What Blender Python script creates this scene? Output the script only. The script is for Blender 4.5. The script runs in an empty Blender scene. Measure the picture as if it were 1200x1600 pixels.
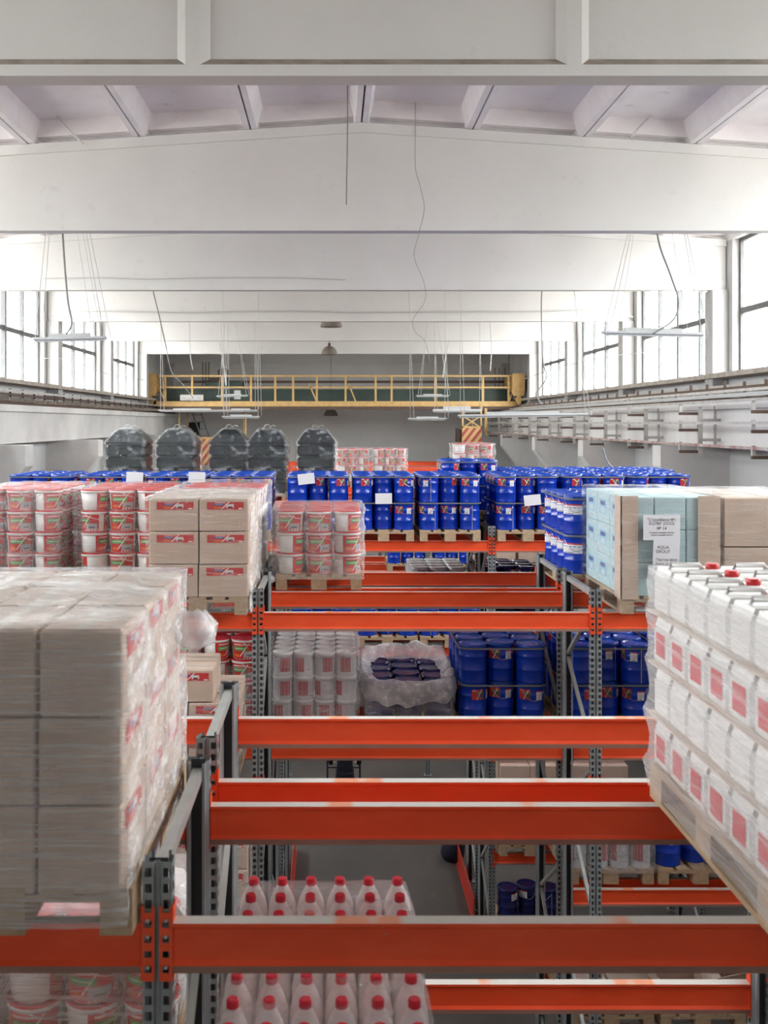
import bpy, math, random
from mathutils import Vector, Matrix, noise
SC = bpy.context.scene
COL = SC.collection
random.seed(7)
PI = math.pi
ZC = 7.05            # camera height above the warehouse floor
F = 1555.6

# ---------------------------------------------------------------- camera, world, exposure
cam_d = bpy.data.cameras.new('camera'); cam = bpy.data.objects.new('camera', cam_d); COL.objects.link(cam)
cam.location = (0, 0, ZC); cam.rotation_euler = (PI/2, 0, 0)
cam_d.sensor_fit = 'VERTICAL'; cam_d.sensor_height = 36; cam_d.lens = 35
cam_d.shift_x = 0.05; cam_d.shift_y = -0.0869
cam_d.clip_end = 200
cam_d.dof.use_dof = True; cam_d.dof.focus_distance = 11; cam_d.dof.aperture_fstop = 4.0
SC.camera = cam
world = bpy.data.worlds.new('overcast_sky'); SC.world = world; world.use_nodes = True
bg = world.node_tree.nodes['Background']
bg.inputs[0].default_value = (0.97, 0.985, 1.0, 1); bg.inputs[1].default_value = 38.0
# overcast sky: zenith three times as bright as the horizon, dull ground below it
_w = world.node_tree; _tc = _w.nodes.new('ShaderNodeTexCoord'); _sx = _w.nodes.new('ShaderNodeSeparateXYZ'); _w.links.new(_tc.outputs['Generated'], _sx.inputs[0])
_rp = _w.nodes.new('ShaderNodeValToRGB'); _mr = _w.nodes.new('ShaderNodeMapRange'); _mr.inputs[1].default_value = -1; _mr.inputs[2].default_value = 1
_w.links.new(_sx.outputs[2], _mr.inputs[0]); _w.links.new(_mr.outputs[0], _rp.inputs[0])
_e = _rp.color_ramp.elements; _e[0].position = .49; _e[0].color = (.19,.185,.175,1); _e[1].position = 1.0; _e[1].color = (.97,.985,1,1)
_x = _e.new(.51); _x.color = (.335,.34,.345,1)
_w.links.new(_rp.outputs[0], bg.inputs[0])
SC.view_settings.view_transform = 'Standard'; SC.view_settings.look = 'None'
SC.view_settings.gamma = 1; SC.view_settings.exposure = 0.0
SC.view_settings.use_curve_mapping = False
SC.cycles.max_bounces = 10; SC.cycles.diffuse_bounces = 6; SC.cycles.transparent_max_bounces = 24
SC.cycles.use_denoising = True
SC.cycles.caustics_reflective = False; SC.cycles.caustics_refractive = False
SC.cycles.sample_clamp_indirect = 6
COLY = [1.56 + 6*k for k in range(-1, 8)]    # roof beam lines
XL, XR = -7.3, 7.7                            # wall faces
def portal(name, x, y, z, sx, sz, ry):
    l = bpy.data.lights.new(name, 'AREA'); l.shape = 'RECTANGLE'; l.size = sx; l.size_y = sz
    l.cycles.is_portal = True
    o = bpy.data.objects.new(name, l); COL.objects.link(o); o.location = (x, y, z)
    o.rotation_euler = (0, ry, 0)
WBAYS = [k for k in range(1, 7)]
for k in WBAYS:
    yc = COLY[k] + 3
    portal('window_portal', XL-0.4, yc, ZC+2.15, 2.5, 5.5, -PI/2)
    portal('window_portal', XR+0.4, yc, ZC+2.15, 2.5, 5.5, PI/2)

# ---------------------------------------------------------------- node helpers
class NT:
    def __init__(s, name):
        s.m = bpy.data.materials.new(name); s.m.use_nodes = True
        s.t = s.m.node_tree; s.n = s.t.nodes; s.n.clear()
        s.out = s.n.new('ShaderNodeOutputMaterial')
    def lk(s, a, b): s.t.links.new(a, b)
    def put(s, sock, v):
        if hasattr(v, 'links') or isinstance(v, bpy.types.NodeSocket): s.lk(v, sock)
        elif isinstance(v, tuple) and len(v) == 3 and sock.type == 'RGBA': sock.default_value = (*v, 1)
        else: sock.default_value = v
    def math(s, op, a, b=0.0, c=None):
        x = s.n.new('ShaderNodeMath'); x.operation = op; s.put(x.inputs[0], a); s.put(x.inputs[1], b)
        if c is not None: s.put(x.inputs[2], c)
        return x.outputs[0]
    def mix(s, f, a, b):
        x = s.n.new('ShaderNodeMix'); x.data_type = 'RGBA'
        s.put(x.inputs[0], f); s.put(x.inputs[6], a); s.put(x.inputs[7], b); return x.outputs[2]
    def coord(s, kind='Object', scale=(1,1,1)):
        c = s.n.new('ShaderNodeTexCoord'); m = s.n.new('ShaderNodeMapping')
        s.lk(c.outputs[kind], m.inputs[0]); m.inputs['Scale'].default_value = scale; return m.outputs[0]
    def noise(s, vec, scale=5, detail=3, rough=.55):
        x = s.n.new('ShaderNodeTexNoise'); s.lk(vec, x.inputs['Vector'])
        x.inputs['Scale'].default_value = scale; x.inputs['Detail'].default_value = detail; x.inputs['Roughness'].default_value = rough
        return x.outputs[0]
    def ramp(s, v, a, b):
        x = s.n.new('ShaderNodeMapRange'); s.put(x.inputs[0], v); x.inputs[1].default_value = a; x.inputs[2].default_value = b; return x.outputs[0]
    def bump(s, h, strength=.3, dist=.01):
        x = s.n.new('ShaderNodeBump'); s.lk(h, x.inputs['Height']); x.inputs['Strength'].default_value = strength; x.inputs['Distance'].default_value = dist
        return x.outputs[0]
    def bsdf(s, color, rough=.5, metal=0.0, normal=None, spec=.5, link=True, **kw):
        p = s.n.new('ShaderNodeBsdfPrincipled'); s.put(p.inputs['Base Color'], color); s.put(p.inputs['Roughness'], rough)
        s.put(p.inputs['Metallic'], metal); p.inputs['Specular IOR Level'].default_value = spec
        if normal is not None: s.lk(normal, p.inputs['Normal'])
        for k, v in kw.items(): s.put(p.inputs[k], v)
        if link: s.lk(p.outputs[0], s.out.inputs[0])
        return p.outputs[0]
    def uv(s):
        c = s.n.new('ShaderNodeTexCoord'); x = s.n.new('ShaderNodeSeparateXYZ'); s.lk(c.outputs['UV'], x.inputs[0])
        return x.outputs[0], x.outputs[1]
    def rect(s, u, v, u0, u1, v0, v1):
        a = s.math('MULTIPLY', s.math('GREATER_THAN', u, u0), s.math('LESS_THAN', u, u1))
        b = s.math('MULTIPLY', s.math('GREATER_THAN', v, v0), s.math('LESS_THAN', v, v1))
        return s.math('MULTIPLY', a, b)
def plain(name, c, rough=.5, metal=0, var=0, scale=6, bump=0, bscale=40, var2=None, spec=.5, stretch=(1,1,1)):
    t = NT(name); col = c; nrm = None
    if var or var2:
        n = t.noise(t.coord('Object', stretch), scale, 4)
        dark = var2 if var2 else tuple(x*(1-var) for x in c)
        col = t.mix(t.ramp(n, .35, .7), c, dark)
    if bump: nrm = t.bump(t.noise(t.coord('Object', stretch), bscale, 5), bump)
    t.bsdf(col, rough, metal, nrm, spec); return t.m
M = {}
def wallmat(name, base, patch, dirt, s1=.45):
    t = NT(name); co = t.coord()
    n1 = t.noise(co, s1, 6, .65); n2 = t.noise(co, 3.5, 6, .7)
    c = t.mix(t.ramp(n1, .42, .62), base, patch)
    c = t.mix(t.math('MULTIPLY', t.ramp(n2, .62, .74), .5), c, dirt)
    t.bsdf(c, .85, 0, t.bump(t.noise(co, 18, 6, .7), .35, .008)); return t.m
M['plaster'] = wallmat('whitewashed_plaster', (.70,.69,.67), (.57,.56,.55), (.46,.44,.41))
M['column'] = wallmat('whitewashed_column', (.47,.465,.455), (.42,.415,.405), (.33,.32,.30))  # same whitewash as the plaster, colour darkened to offset the window light
M['concrete'] = wallmat('painted_concrete_beam', (.77,.765,.745), (.73,.725,.705), (.62,.61,.585))
M['slab'] = wallmat('roof_slab_concrete', (.90,.865,.88), (.83,.79,.805), (.52,.48,.49), .9)
M['backwall'] = wallmat('grey_brick_paint', (.80,.79,.76), (.74,.73,.71), (.58,.57,.55))
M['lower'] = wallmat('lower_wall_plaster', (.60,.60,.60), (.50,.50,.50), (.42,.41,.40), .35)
t = NT('worn_concrete_floor'); co = t.coord()
c = t.mix(t.ramp(t.noise(co, .6, 5, .6), .35, .65), (.085,.077,.069), (.055,.05,.045))
c = t.mix(t.math('MULTIPLY', t.ramp(t.noise(co, 2.2, 8, .8), .62, .70), .7), c, (.26,.25,.23))
t.bsdf(c, .6, 0, t.bump(t.noise(co, 30, 4), .15)); M['floor'] = t.m
M['sill'] = plain('dusty_sill', (.42,.37,.32), .9, 0, .35, 6, .5)
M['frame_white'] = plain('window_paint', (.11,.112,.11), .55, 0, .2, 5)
M['dark'] = plain('dark_gap', (.03,.03,.03), .8)
t = NT('window_glass'); g = t.n.new('ShaderNodeBsdfGlossy'); g.inputs[1].default_value = .05
tr = t.n.new('ShaderNodeBsdfTransparent'); tr.inputs[0].default_value = (.97,.985,.98,1)
mx = t.n.new('ShaderNodeMixShader'); mx.inputs[0].default_value = .05
t.lk(tr.outputs[0], mx.inputs[1]); t.lk(g.outputs[0], mx.inputs[2]); t.lk(mx.outputs[0], t.out.inputs[0]); M['glass'] = t.m
def beammat(name, base, top):
    t = NT(name); co = t.coord('Object', (1,1,3))
    n = t.noise(co, 1.4, 5, .6)
    c = t.mix(t.ramp(n, .5, .72), base, tuple(min(1,x*1.25+.015) for x in base))
    sp = t.ramp(t.noise(t.coord('Object',(1,1,1)), 22, 3), .70, .74)
    c = t.mix(t.math('MULTIPLY', sp, .35), c, (.45,.35,.3))
    t.bsdf(c, .42, 0, None, .4); return t.m
M['beam'] = beammat('orange_red_beam_paint', (.90,.092,.025), None)
t = NT('dusty_scuffed_beam_top'); co = t.coord('Object', (1,.2,.2))
t.bsdf(t.mix(t.ramp(t.noise(co, 2.6, 2), .56, .6), (.60,.57,.52), (.72,.30,.18)), .8); M['beam_top'] = t.m
M['beam_lip'] = plain('dusty_beam_lip', (.36,.20,.155), .85, 0, .2, 4)
M['steel'] = plain('galvanised_rack_steel', (.36,.39,.40), .45, .35, .18, 9)
M['steel_shade'] = plain('rack_steel_painted_shade', (.05,.055,.06), .6, .2)  # same steel, with the shade inside the posts put into the colour
M['brace'] = plain('brace_steel', (.50,.52,.50), .4, .5, .15, 9)
M['bolt'] = plain('zinc_bolt', (.6,.58,.55), .35, .9)
M['wood'] = plain('pallet_pine', (.52,.38,.24), .75, 0, 0, 3, .3, 30, (.36,.25,.15), stretch=(5,1,5))
M['blue'] = plain('blue_drum_enamel', (.004,.042,.44), .22, 0, .15, 4)
M['bluelid'] = plain('blue_lid_enamel', (.006,.06,.42), .2, 0, .3, 6)
M['navy'] = plain('navy_drum_enamel', (.012,.014,.10), .2)
M['chrome'] = plain('bright_wire', (.7,.7,.7), .25, .9)
M['seam'] = plain('weld_seam', (.45,.47,.52), .3, .6)
M['white_plastic'] = plain('white_plastic', (.80,.79,.77), .4)
M['red_plastic'] = plain('red_plastic', (.62,.02,.025), .35)
M['pink_red'] = plain('bright_red_cap', (.72,.02,.05), .35)
M['bottle'] = plain('milky_bottle', (.97,.93,.92), .3)
M['tin'] = plain('pale_tin', (.62,.63,.66), .35, .15, .1, 6)
M['tinlid'] = plain('grey_tin_lid', (.50,.51,.52), .35, .4)
M['kraft'] = plain('brown_cardboard', (.64,.49,.385), .8, 0, .12, 5, .15, 60)
M['kraft2'] = plain('pale_cardboard', (.66,.54,.45), .8, 0, .1, 5, .15, 60)
M['tape'] = plain('packing_tape', (.52,.45,.37), .3)
M['lightblue'] = plain('pale_blue_card', (.52,.69,.72), .55, 0, .12, 4)
M['paper'] = plain('white_paper', (.78,.78,.82), .7)
M['ink'] = plain('grey_ink', (.10,.10,.12), .7)
M['strap'] = plain('grey_strapping', (.17,.18,.19), .35)
M['black'] = plain('black_sack', (.010,.016,.021), .35, 0, 0, 3, .4, 12)
M['ochre'] = plain('ochre_crane_paint', (.66,.42,.16), .6, 0, .25, 5)
M['green'] = plain('dark_green_girder', (.055,.085,.07), .5, 0, .3, 1.5)
M['brown'] = plain('rusty_steel', (.12,.075,.055), .75, 0, .3, 8)
M['lamp_white'] = plain('white_fitting', (.50,.51,.51), .4)
M['lamp_grey'] = plain('grey_enamel_shade', (.24,.215,.18), .6, 0, .2, 8)
M['cable'] = plain('grey_cable', (.24,.24,.24), .6)
M['cable_w'] = plain('white_cable', (.62,.62,.60), .6)
M['guard'] = plain('red_guard', (.45,.035,.02), .5)
M['denim'] = plain('navy_workwear', (.012,.014,.03), .85, 0, .3, 20)
M['shirt'] = plain('pale_shirt', (.45,.44,.42), .85)
M['skin'] = plain('skin', (.55,.32,.22), .5)
M['hair'] = plain('dark_hair', (.03,.02,.015), .7)
M['rail_pale'] = plain('pale_steel_rail', (.55,.53,.50), .6, .2, .3, 5)
M['rust'] = plain('reddish_rail', (.30,.13,.11), .7, 0, .5, 3, 0, 40, (.55,.53,.5))
def filmmat(name, dens, stretch, rough=.14, tint=(.95,.94,.95), amp=.22, lo=.50, hi=.72):
    t = NT(name); co = t.coord('Object', stretch)
    n = t.noise(co, 5, 4, .6); n2 = t.noise(t.coord('Object', tuple(.3*x for x in stretch)), 5, 2)
    f = t.math('ADD', t.math('MULTIPLY', t.ramp(n, lo, hi), amp), t.math('MULTIPLY', t.ramp(n2, .45, .7), amp*.7))
    f = t.math('MAXIMUM', t.math('ADD', f, dens), .015)
    tr = t.n.new('ShaderNodeBsdfTransparent')
    p = t.bsdf(tint, .5, 0, None, .3, link=False)
    mx = t.n.new('ShaderNodeMixShader'); t.lk(f, mx.inputs[0]); t.lk(tr.outputs[0], mx.inputs[1]); t.lk(p, mx.inputs[2])
    g = t.n.new('ShaderNodeBsdfGlossy'); g.inputs['Roughness'].default_value = rough; t.lk(t.bump(n, 1.0, .05), g.inputs['Normal'])
    fr = t.n.new('ShaderNodeFresnel'); fr.inputs[0].default_value = 1.45
    m2 = t.n.new('ShaderNodeMixShader'); t.lk(t.math('MINIMUM', t.math('ADD', t.math('MULTIPLY', fr.outputs[0], .35), .035), .2), m2.inputs[0]); t.lk(mx.outputs[0], m2.inputs[1]); t.lk(g.outputs[0], m2.inputs[2])
    t.lk(m2.outputs[0], t.out.inputs[0]); return t.m
M['film_h'] = filmmat('stretch_film_light', -.03, (1.5,1.5,16))
M['film_mid'] = filmmat('stretch_film_medium', .08, (2,2,6))
M['film_dense'] = filmmat('stretch_film_dense', .17, (1.2,1.2,38), .16, amp=.24)
M['film_side'] = filmmat('stretch_film_streaked', .16, (1.2,3,6), .16, amp=.45)  # whiter streaks imitate bright light on the film's right side and top
M['film_dk'] = filmmat('stretch_film_over_black', -.12, (3,3,5), .07, tint=(.80,.86,.90), amp=.55, lo=.60, hi=.74)  # white streaks in the colour imitate highlights on the film
M['film_bag'] = filmmat('crumpled_film', .30, (3,3,3), .12, amp=.35)
def lab_bucket():
    t = NT('bucket_label_print'); u, v = t.uv()
    c = t.mix(t.rect(u,v,.12,.62,.84,.92), (.62,.025,.03), (.8,.6,.58))
    c = t.mix(t.rect(u,v,.10,.66,.50,.76), c, (.10,.34,.09))
    c = t.mix(t.rect(u,v,.16,.55,.60,.67), c, (.5,.65,.45))
    c = t.mix(t.rect(u,v,.50,.94,.10,.46), c, (.42,.43,.44))
    c = t.mix(t.rect(u,v,.62,.84,.18,.25), c, (.10,.09,.09))
    c = t.mix(t.rect(u,v,.10,.34,.12,.30), c, (.75,.18,.03))
    d = t.math('ABSOLUTE', t.math('SUBTRACT', t.math('SUBTRACT', u, .30), t.math('MULTIPLY', v, .42)))
    line = t.math('MULTIPLY', t.math('LESS_THAN', d, .022), t.rect(u,v,0,1,.15,.97))
    c = t.mix(line, c, (.82,.76,.66))
    sq = t.math('MULTIPLY', t.math('GREATER_THAN', t.math('FRACT', t.math('MULTIPLY', u, 9)), .45), t.rect(u,v,.45,.95,.02,.08))
    c = t.mix(sq, c, (.85,.8,.8)); t.bsdf(c, .35); return t.m
def lab_carton():
    t = NT('carton_label_print'); u, v = t.uv()
    c = t.mix(t.rect(u,v,.22,.50,.83,.92), (.60,.045,.045), (.8,.55,.5))
    c = t.mix(t.rect(u,v,.20,.46,.52,.78), c, (.06,.09,.28))
    c = t.mix(t.rect(u,v,.23,.43,.60,.70), c, (.35,.38,.5))
    c = t.mix(t.rect(u,v,.20,.40,.10,.40), c, (.72,.14,.05))
    c = t.mix(t.rect(u,v,.52,.73,.25,.72), c, (.72,.70,.68))
    c = t.mix(t.rect(u,v,.57,.70,.16,.42), c, (.22,.03,.03))
    d = t.math('ABSOLUTE', t.math('SUBTRACT', t.math('SUBTRACT', u, .38), t.math('MULTIPLY', v, .22)))
    c = t.mix(t.math('MULTIPLY', t.math('LESS_THAN', d, .018), t.rect(u,v,0,1,.1,.98)), c, (.85,.83,.8))
    c = t.mix(t.rect(u,v,.03,.14,.15,.85), c, (.52,.05,.06)); c = t.mix(t.rect(u,v,.86,.97,.06,.22), c, (.8,.78,.76))
    sq = t.math('MULTIPLY', t.math('GREATER_THAN', t.math('FRACT', t.math('MULTIPLY', u, 16)), .4), t.rect(u,v,.54,.72,.05,.11))
    c = t.mix(sq, c, (.85,.8,.8)); t.bsdf(c, .45); return t.m
def lab_drum():
    t = NT('drum_label_print'); u, v = t.uv()
    c = t.mix(t.rect(u,v,.50,1,.12,.62), (.50,.03,.03), (.10,.055,.045))
    c = t.mix(t.rect(u,v,.45,.95,.60,.78), c, (.10,.28,.10))
    d = t.math('ABSOLUTE', t.math('SUBTRACT', t.math('SUBTRACT', u, .42), t.math('MULTIPLY', v, .42)))
    c = t.mix(t.math('LESS_THAN', d, .03), c, (.75,.7,.6)); c = t.mix(t.rect(u,v,.05,.4,.84,.92), c, (.7,.5,.5))
    t.bsdf(c, .35); return t.m
def lab_white():
    t = NT('white_data_label'); u, v = t.uv()
    ln = t.math('MULTIPLY', t.math('GREATER_THAN', t.math('FRACT', t.math('MULTIPLY', v, 11)), .6), t.rect(u,v,.08,.9,.12,.72))
    c = t.mix(t.math('MULTIPLY', ln, .45), (.74,.75,.79), (.25,.25,.28)); c = t.mix(t.rect(u,v,0,1,.86,1), c, (.5,.05,.04))
    c = t.mix(t.rect(u,v,.3,.7,.03,.1), c, (.08,.08,.08)); t.bsdf(c, .45); return t.m
def lab_can():
    t = NT('can_label_print'); u, v = t.uv()
    c = t.mix(t.rect(u,v,.0,.55,.0,1), (.62,.60,.62), (.42,.06,.07))
    ln = t.math('MULTIPLY', t.math('GREATER_THAN', t.math('FRACT', t.math('MULTIPLY', v, 9)), .6), t.rect(u,v,.62,.95,.1,.9))
    c = t.mix(t.math('MULTIPLY', ln, .5), c, (.25,.2,.22)); t.bsdf(c, .4); return t.m
def lab_glove():
    t = NT('pale_blue_print'); u, v = t.uv()
    c = t.mix(t.rect(u,v,.1,.9,.15,.85), (.52,.69,.72), (.33,.57,.70)); c = t.mix(t.rect(u,v,.25,.75,.55,.75), c, (.08,.12,.35))
    c = t.mix(t.rect(u,v,.3,.7,.2,.45), c, (.6,.68,.75)); t.bsdf(c, .5); return t.m
def lab_stripe():
    t = NT('warning_stripes'); u, v = t.uv()
    s = t.math('GREATER_THAN', t.math('FRACT', t.math('ADD', t.math('MULTIPLY', u, -3.4), t.math('MULTIPLY', v, 2.6))), .48)
    t.bsdf(t.mix(s, (.40,.075,.06), (.62,.40,.17)), .6); return t.m
M['lab_bucket']=lab_bucket(); M['lab_carton']=lab_carton(); M['lab_drum']=lab_drum(); M['lab_white']=lab_white()
M['lab_can']=lab_can(); M['lab_glove']=lab_glove(); M['stripe']=lab_stripe()
M['lab_red'] = plain('red_can_label', (.62,.03,.05), .4)

# ---------------------------------------------------------------- mesh helpers
class MB:
    def __init__(s): s.v=[]; s.f=[]; s.mi=[]; s.uv=[]; s.mats=[]; s.smooth=[]
    def m(s, k):
        if k not in s.mats: s.mats.append(k)
        return s.mats.index(k)
    def face(s, idx, k, uv=None, sm=False): s.f.append(tuple(idx)); s.mi.append(s.m(k)); s.uv.append(uv); s.smooth.append(sm)
    def quad(s, pts, k, uv=None, sm=False):
        b=len(s.v); s.v += [tuple(p) for p in pts]; s.face(range(b, b+len(pts)), k, uv, sm); return s
    def box(s, x0,x1,y0,y1,z0,z1,k, top=None, bev=0):
        b=len(s.v)
        if bev:
            e=bev
            for z,i in ((z0,e),(z0+e,0),(z1-e,0),(z1,e)):
                s.v += [(x0+i,y0+e,z),(x0+e,y0+i,z),(x1-e,y0+i,z),(x1-i,y0+e,z),(x1-i,y1-e,z),(x1-e,y1-i,z),(x0+e,y1-i,z),(x0+i,y1-e,z)]
            for r in range(3):
                for j in range(8): s.face((b+r*8+j, b+r*8+(j+1)%8, b+(r+1)*8+(j+1)%8, b+(r+1)*8+j), k)
            s.face([b+7-j for j in range(8)], k); s.face([b+24+j for j in range(8)], top or k); return s
        s.v += [(x0,y0,z0),(x1,y0,z0),(x1,y1,z0),(x0,y1,z0),(x0,y0,z1),(x1,y0,z1),(x1,y1,z1),(x0,y1,z1)]
        for q in ((3,2,1,0),(0,1,5,4),(1,2,6,5),(2,3,7,6),(3,0,4,7)): s.face([b+i for i in q], k)
        s.face((b+4,b+5,b+6,b+7), top or k); return s
    def lathe(s, prof, k, n=20, c=(0,0), cap=True, sm=True, a0=0):
        b=len(s.v)
        for r,z in prof:
            for i in range(n):
                a=2*PI*i/n+a0; s.v.append((c[0]+r*math.cos(a), c[1]+r*math.sin(a), z))
        for j in range(len(prof)-1):
            for i in range(n): s.face((b+j*n+i, b+j*n+(i+1)%n, b+(j+1)*n+(i+1)%n, b+(j+1)*n+i), k, None, sm)
        if cap:
            s.face([b+n-1-i for i in range(n)], k); t=b+(len(prof)-1)*n; s.face([t+i for i in range(n)], k)
        return s
    def tube(s, pts, r, k, n=6):
        pts=[Vector(p) for p in pts]; b=len(s.v)
        for i,p in enumerate(pts):
            d=(pts[min(i+1,len(pts)-1)]-pts[max(i-1,0)])
            if d.length<1e-6: d=Vector((0,0,1))
            d.normalize(); a=d.orthogonal().normalized() if abs(d.z)>.9 else d.cross(Vector((0,0,1))).normalized(); c=d.cross(a)
            for j in range(n):
                t=2*PI*j/n; s.v.append(tuple(p+a*r*math.cos(t)+c*r*math.sin(t)))
        for i in range(len(pts)-1):
            for j in range(n): s.face((b+i*n+j,b+i*n+(j+1)%n,b+(i+1)*n+(j+1)%n,b+(i+1)*n+j), k, None, True)
        s.face([b+n-1-j for j in range(n)],k); e=b+(len(pts)-1)*n; s.face([e+j for j in range(n)],k); return s
    def bar(s, p, q, w, h, k):
        p=Vector(p); q=Vector(q); d=(q-p).normalized(); a=d.cross(Vector((0,0,1)))
        a=Vector((1,0,0)) if a.length<1e-3 else a.normalized(); c=a.cross(d); b=len(s.v)
        for e in (p,q):
            for x,y in ((-1,-1),(1,-1),(1,1),(-1,1)): s.v.append(tuple(e+a*x*w/2+c*y*h/2))
        for i in range(4): s.face((b+i,b+(i+1)%4,b+4+(i+1)%4,b+4+i),k)
        s.face((b+3,b+2,b+1,b),k); s.face((b+4,b+5,b+6,b+7),k); return s
    def prism(s, pts, axis, a, b2, k):        # polygon in the two other axes, extruded along axis
        n=len(pts); b=len(s.v)
        for h in (a,b2):
            for p,q in pts: s.v.append({'x':(h,p,q),'y':(p,h,q),'z':(p,q,h)}[axis])
        for i in range(n): s.face((b+i,b+(i+1)%n,b+n+(i+1)%n,b+n+i),k if isinstance(k,str) else k[i])
        e=k if isinstance(k,str) else k[0]
        s.face([b+n-1-i for i in range(n)],e); s.face([b+n+i for i in range(n)],e); return s
    def mesh(s, name):
        me=bpy.data.meshes.new(name); me.from_pydata(s.v,[],s.f)
        for k in s.mats: me.materials.append(M[k])
        me.polygons.foreach_set('material_index', s.mi); me.polygons.foreach_set('use_smooth', s.smooth)
        if any(u for u in s.uv):
            l=me.uv_layers.new(name='UVMap'); i=0; d=l.data
            for f,u in zip(s.f,s.uv):
                for j in range(len(f)):
                    if u: d[i].uv=u[j]
                    i+=1
        me.update(); return me
def link(name, me, parent=None, loc=None, rot=None):
    o=bpy.data.objects.new(name, me); COL.objects.link(o)
    if parent is not None: o.parent=parent
    if loc is not None: o.location=loc
    if rot is not None: o.rotation_euler=rot
    return o
def tag(o, label=None, cat=None, group=None, kind=None):
    if label:
        w=label.split(); o['label']=' '.join(w[:16])
    if cat: o['category']=cat
    if group: o['group']=group
    if kind: o['kind']=kind
    return o
def empty(name, loc=(0,0,0), rz=0):
    o=bpy.data.objects.new(name,None); COL.objects.link(o); o.location=loc; o.rotation_euler=(0,0,rz); o.empty_display_size=.1; return o
def struct(name, mb, parent=None):
    o=link(name, mb.mesh(name), parent)
    if parent is None: o['kind']='structure'
    return o
NW=['first','second','third','fourth','fifth','sixth','seventh','eighth']
def lay_(k,n): return 'bottom' if k==0 and n>1 else 'top' if k==n-1 else NW[k]
def inst(T, loc, rz, label, cat, group=None, skip=()):
    # T = (name, mesh or None, [(part, mesh, loc, label, [sub...])])
    r=bpy.data.objects.new(T[0], T[1]); COL.objects.link(r); r.location=loc; r.rotation_euler=(0,0,rz)
    tag(r, label, cat, group)
    def kids(p, lst):
        for c in lst:
            if c[0] in skip: continue
            o=bpy.data.objects.new(c[0], c[1]); COL.objects.link(o); o.parent=p
            if c[2]: o.location=c[2]
            if len(c)>3 and c[3]: o['label']=c[3]
            if len(c)>4: kids(o, c[4])
    kids(r, T[2]); return r
def curved(mb, r0, r1, a0, a1, z0, z1, k, n=6):      # label wrapped on a cone; r0 at z0
    for i in range(n):
        a=a0+(a1-a0)*i/n; b=a0+(a1-a0)*(i+1)/n
        P=lambda r,t,z:(r*math.cos(t), r*math.sin(t), z)
        u0=i/n; u1=(i+1)/n
        mb.quad([P(r0,a,z0),P(r0,b,z0),P(r1,b,z1),P(r1,a,z1)],k,[(u0,0),(u1,0),(u1,1),(u0,1)],True)
    return mb
def X(px,Y): return (px-520)*Y/F
def Z(py,Y): return ZC-(py-661)*Y/F

L1, L2, L3, L4 = ZC-1.56, ZC-2.96, ZC-4.31, ZC-5.70
POST_H = ZC-1.37

# ---------------------------------------------------------------- the hall
RX=.39
def zr(x): return ZC+4.06-.065*abs(x-RX)
struct('floor', MB().box(-9,9.5,-6,46,-.2,0,'floor'))
# side walls: below the sill, above the window head, far return
def side_wall(name, x0, x1):
    m=MB(); m.box(x0,x1,-4.44,46,0,ZC+.95,'lower'); m.box(x0,x1,-4.44,46,ZC+3.55,ZC+4.2,'plaster')
    m.box(x0,x1,-4.44,COLY[1],ZC+.95,ZC+3.55,'plaster'); m.box(x0,x1,COLY[7],46,ZC+.95,ZC+3.55,'plaster')
    struct(name,m)
side_wall('wall_left', XL-.35, XL); side_wall('wall_right', XR, XR+.35)
m=MB(); m.box(XL,XR,43.6,43.9,0,ZC+4.2,'backwall'); wb=struct('wall_back',m)
pan=MB().box(-1.4,1.4,-.015,0,0,.26,'backwall').mesh('panel')
for i,zz in enumerate((.2,1.25,-1.2)):        # shallow bands of the brick infill
    link('panel', pan, wb, (-4+3.6*i, 43.6, ZC+zz))
struct('wall_front', MB().box(XL,XR,-4.7,-4.4,0,ZC+4.2,'backwall'))
# roof: ribbed slabs, each slab an object under the ceiling
ceil=MB()
for x0,x1 in ((XL-.35,RX),(RX,XR+.35)):
    a,b=zr(x0)+.30,zr(x1)+.30
    ceil.prism([(x0,a),(x1,b),(x1,b+.12),(x0,a+.12)],'y',-4.7,46,'slab')
ce=struct('ceiling',ceil)
def slab_panel(x0,y0,y1):
    x1=x0+1.5; g=.012; m=MB(); s=-.065 if x0>=RX-.01 else .065
    zb=lambda x: s*(x-x0)
    def rib(xa,dirn):    # tapered long rib
        w0=.075; w1=.15
        pts=[(xa,0),(xa+dirn*w0,0),(xa+dirn*w1,.30),(xa,.30)]
        if dirn<0: pts=pts[::-1]
        m.prism([(p-x0,q+zb(p)) for p,q in pts],'y',0,y1-y0,'slab')
    rib(x0+g,1); rib(x1-g,-1)
    L=y1-y0
    for yc,w,d in ((.06,.12,.22),(L-.06,.12,.22),(L/3,.10,.10),(2*L/3,.10,.10)):
        m.prism([(.1,.30-d+zb(x0+.1)),(1.4,.30-d+zb(x0+1.4)),(1.4,.31+zb(x0+1.4)),(.1,.31+zb(x0+.1))],'y',yc-w/2,yc+w/2,'slab')
    return m
cache={}
for k in range(0,8):
    for i in range(-6,5):
        x0=RX+1.5*i; y0=COLY[k]+.0; key=(i>=0)
        if key not in cache: cache[key]=slab_panel(x0,y0,y0+5.98).mesh('roof_slab')
        if x0<XL-1.6 or x0+1.5>XR+1.6: continue
        link('roof_slab', cache[key], ce, (x0,y0+.01,zr(x0)))
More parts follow.
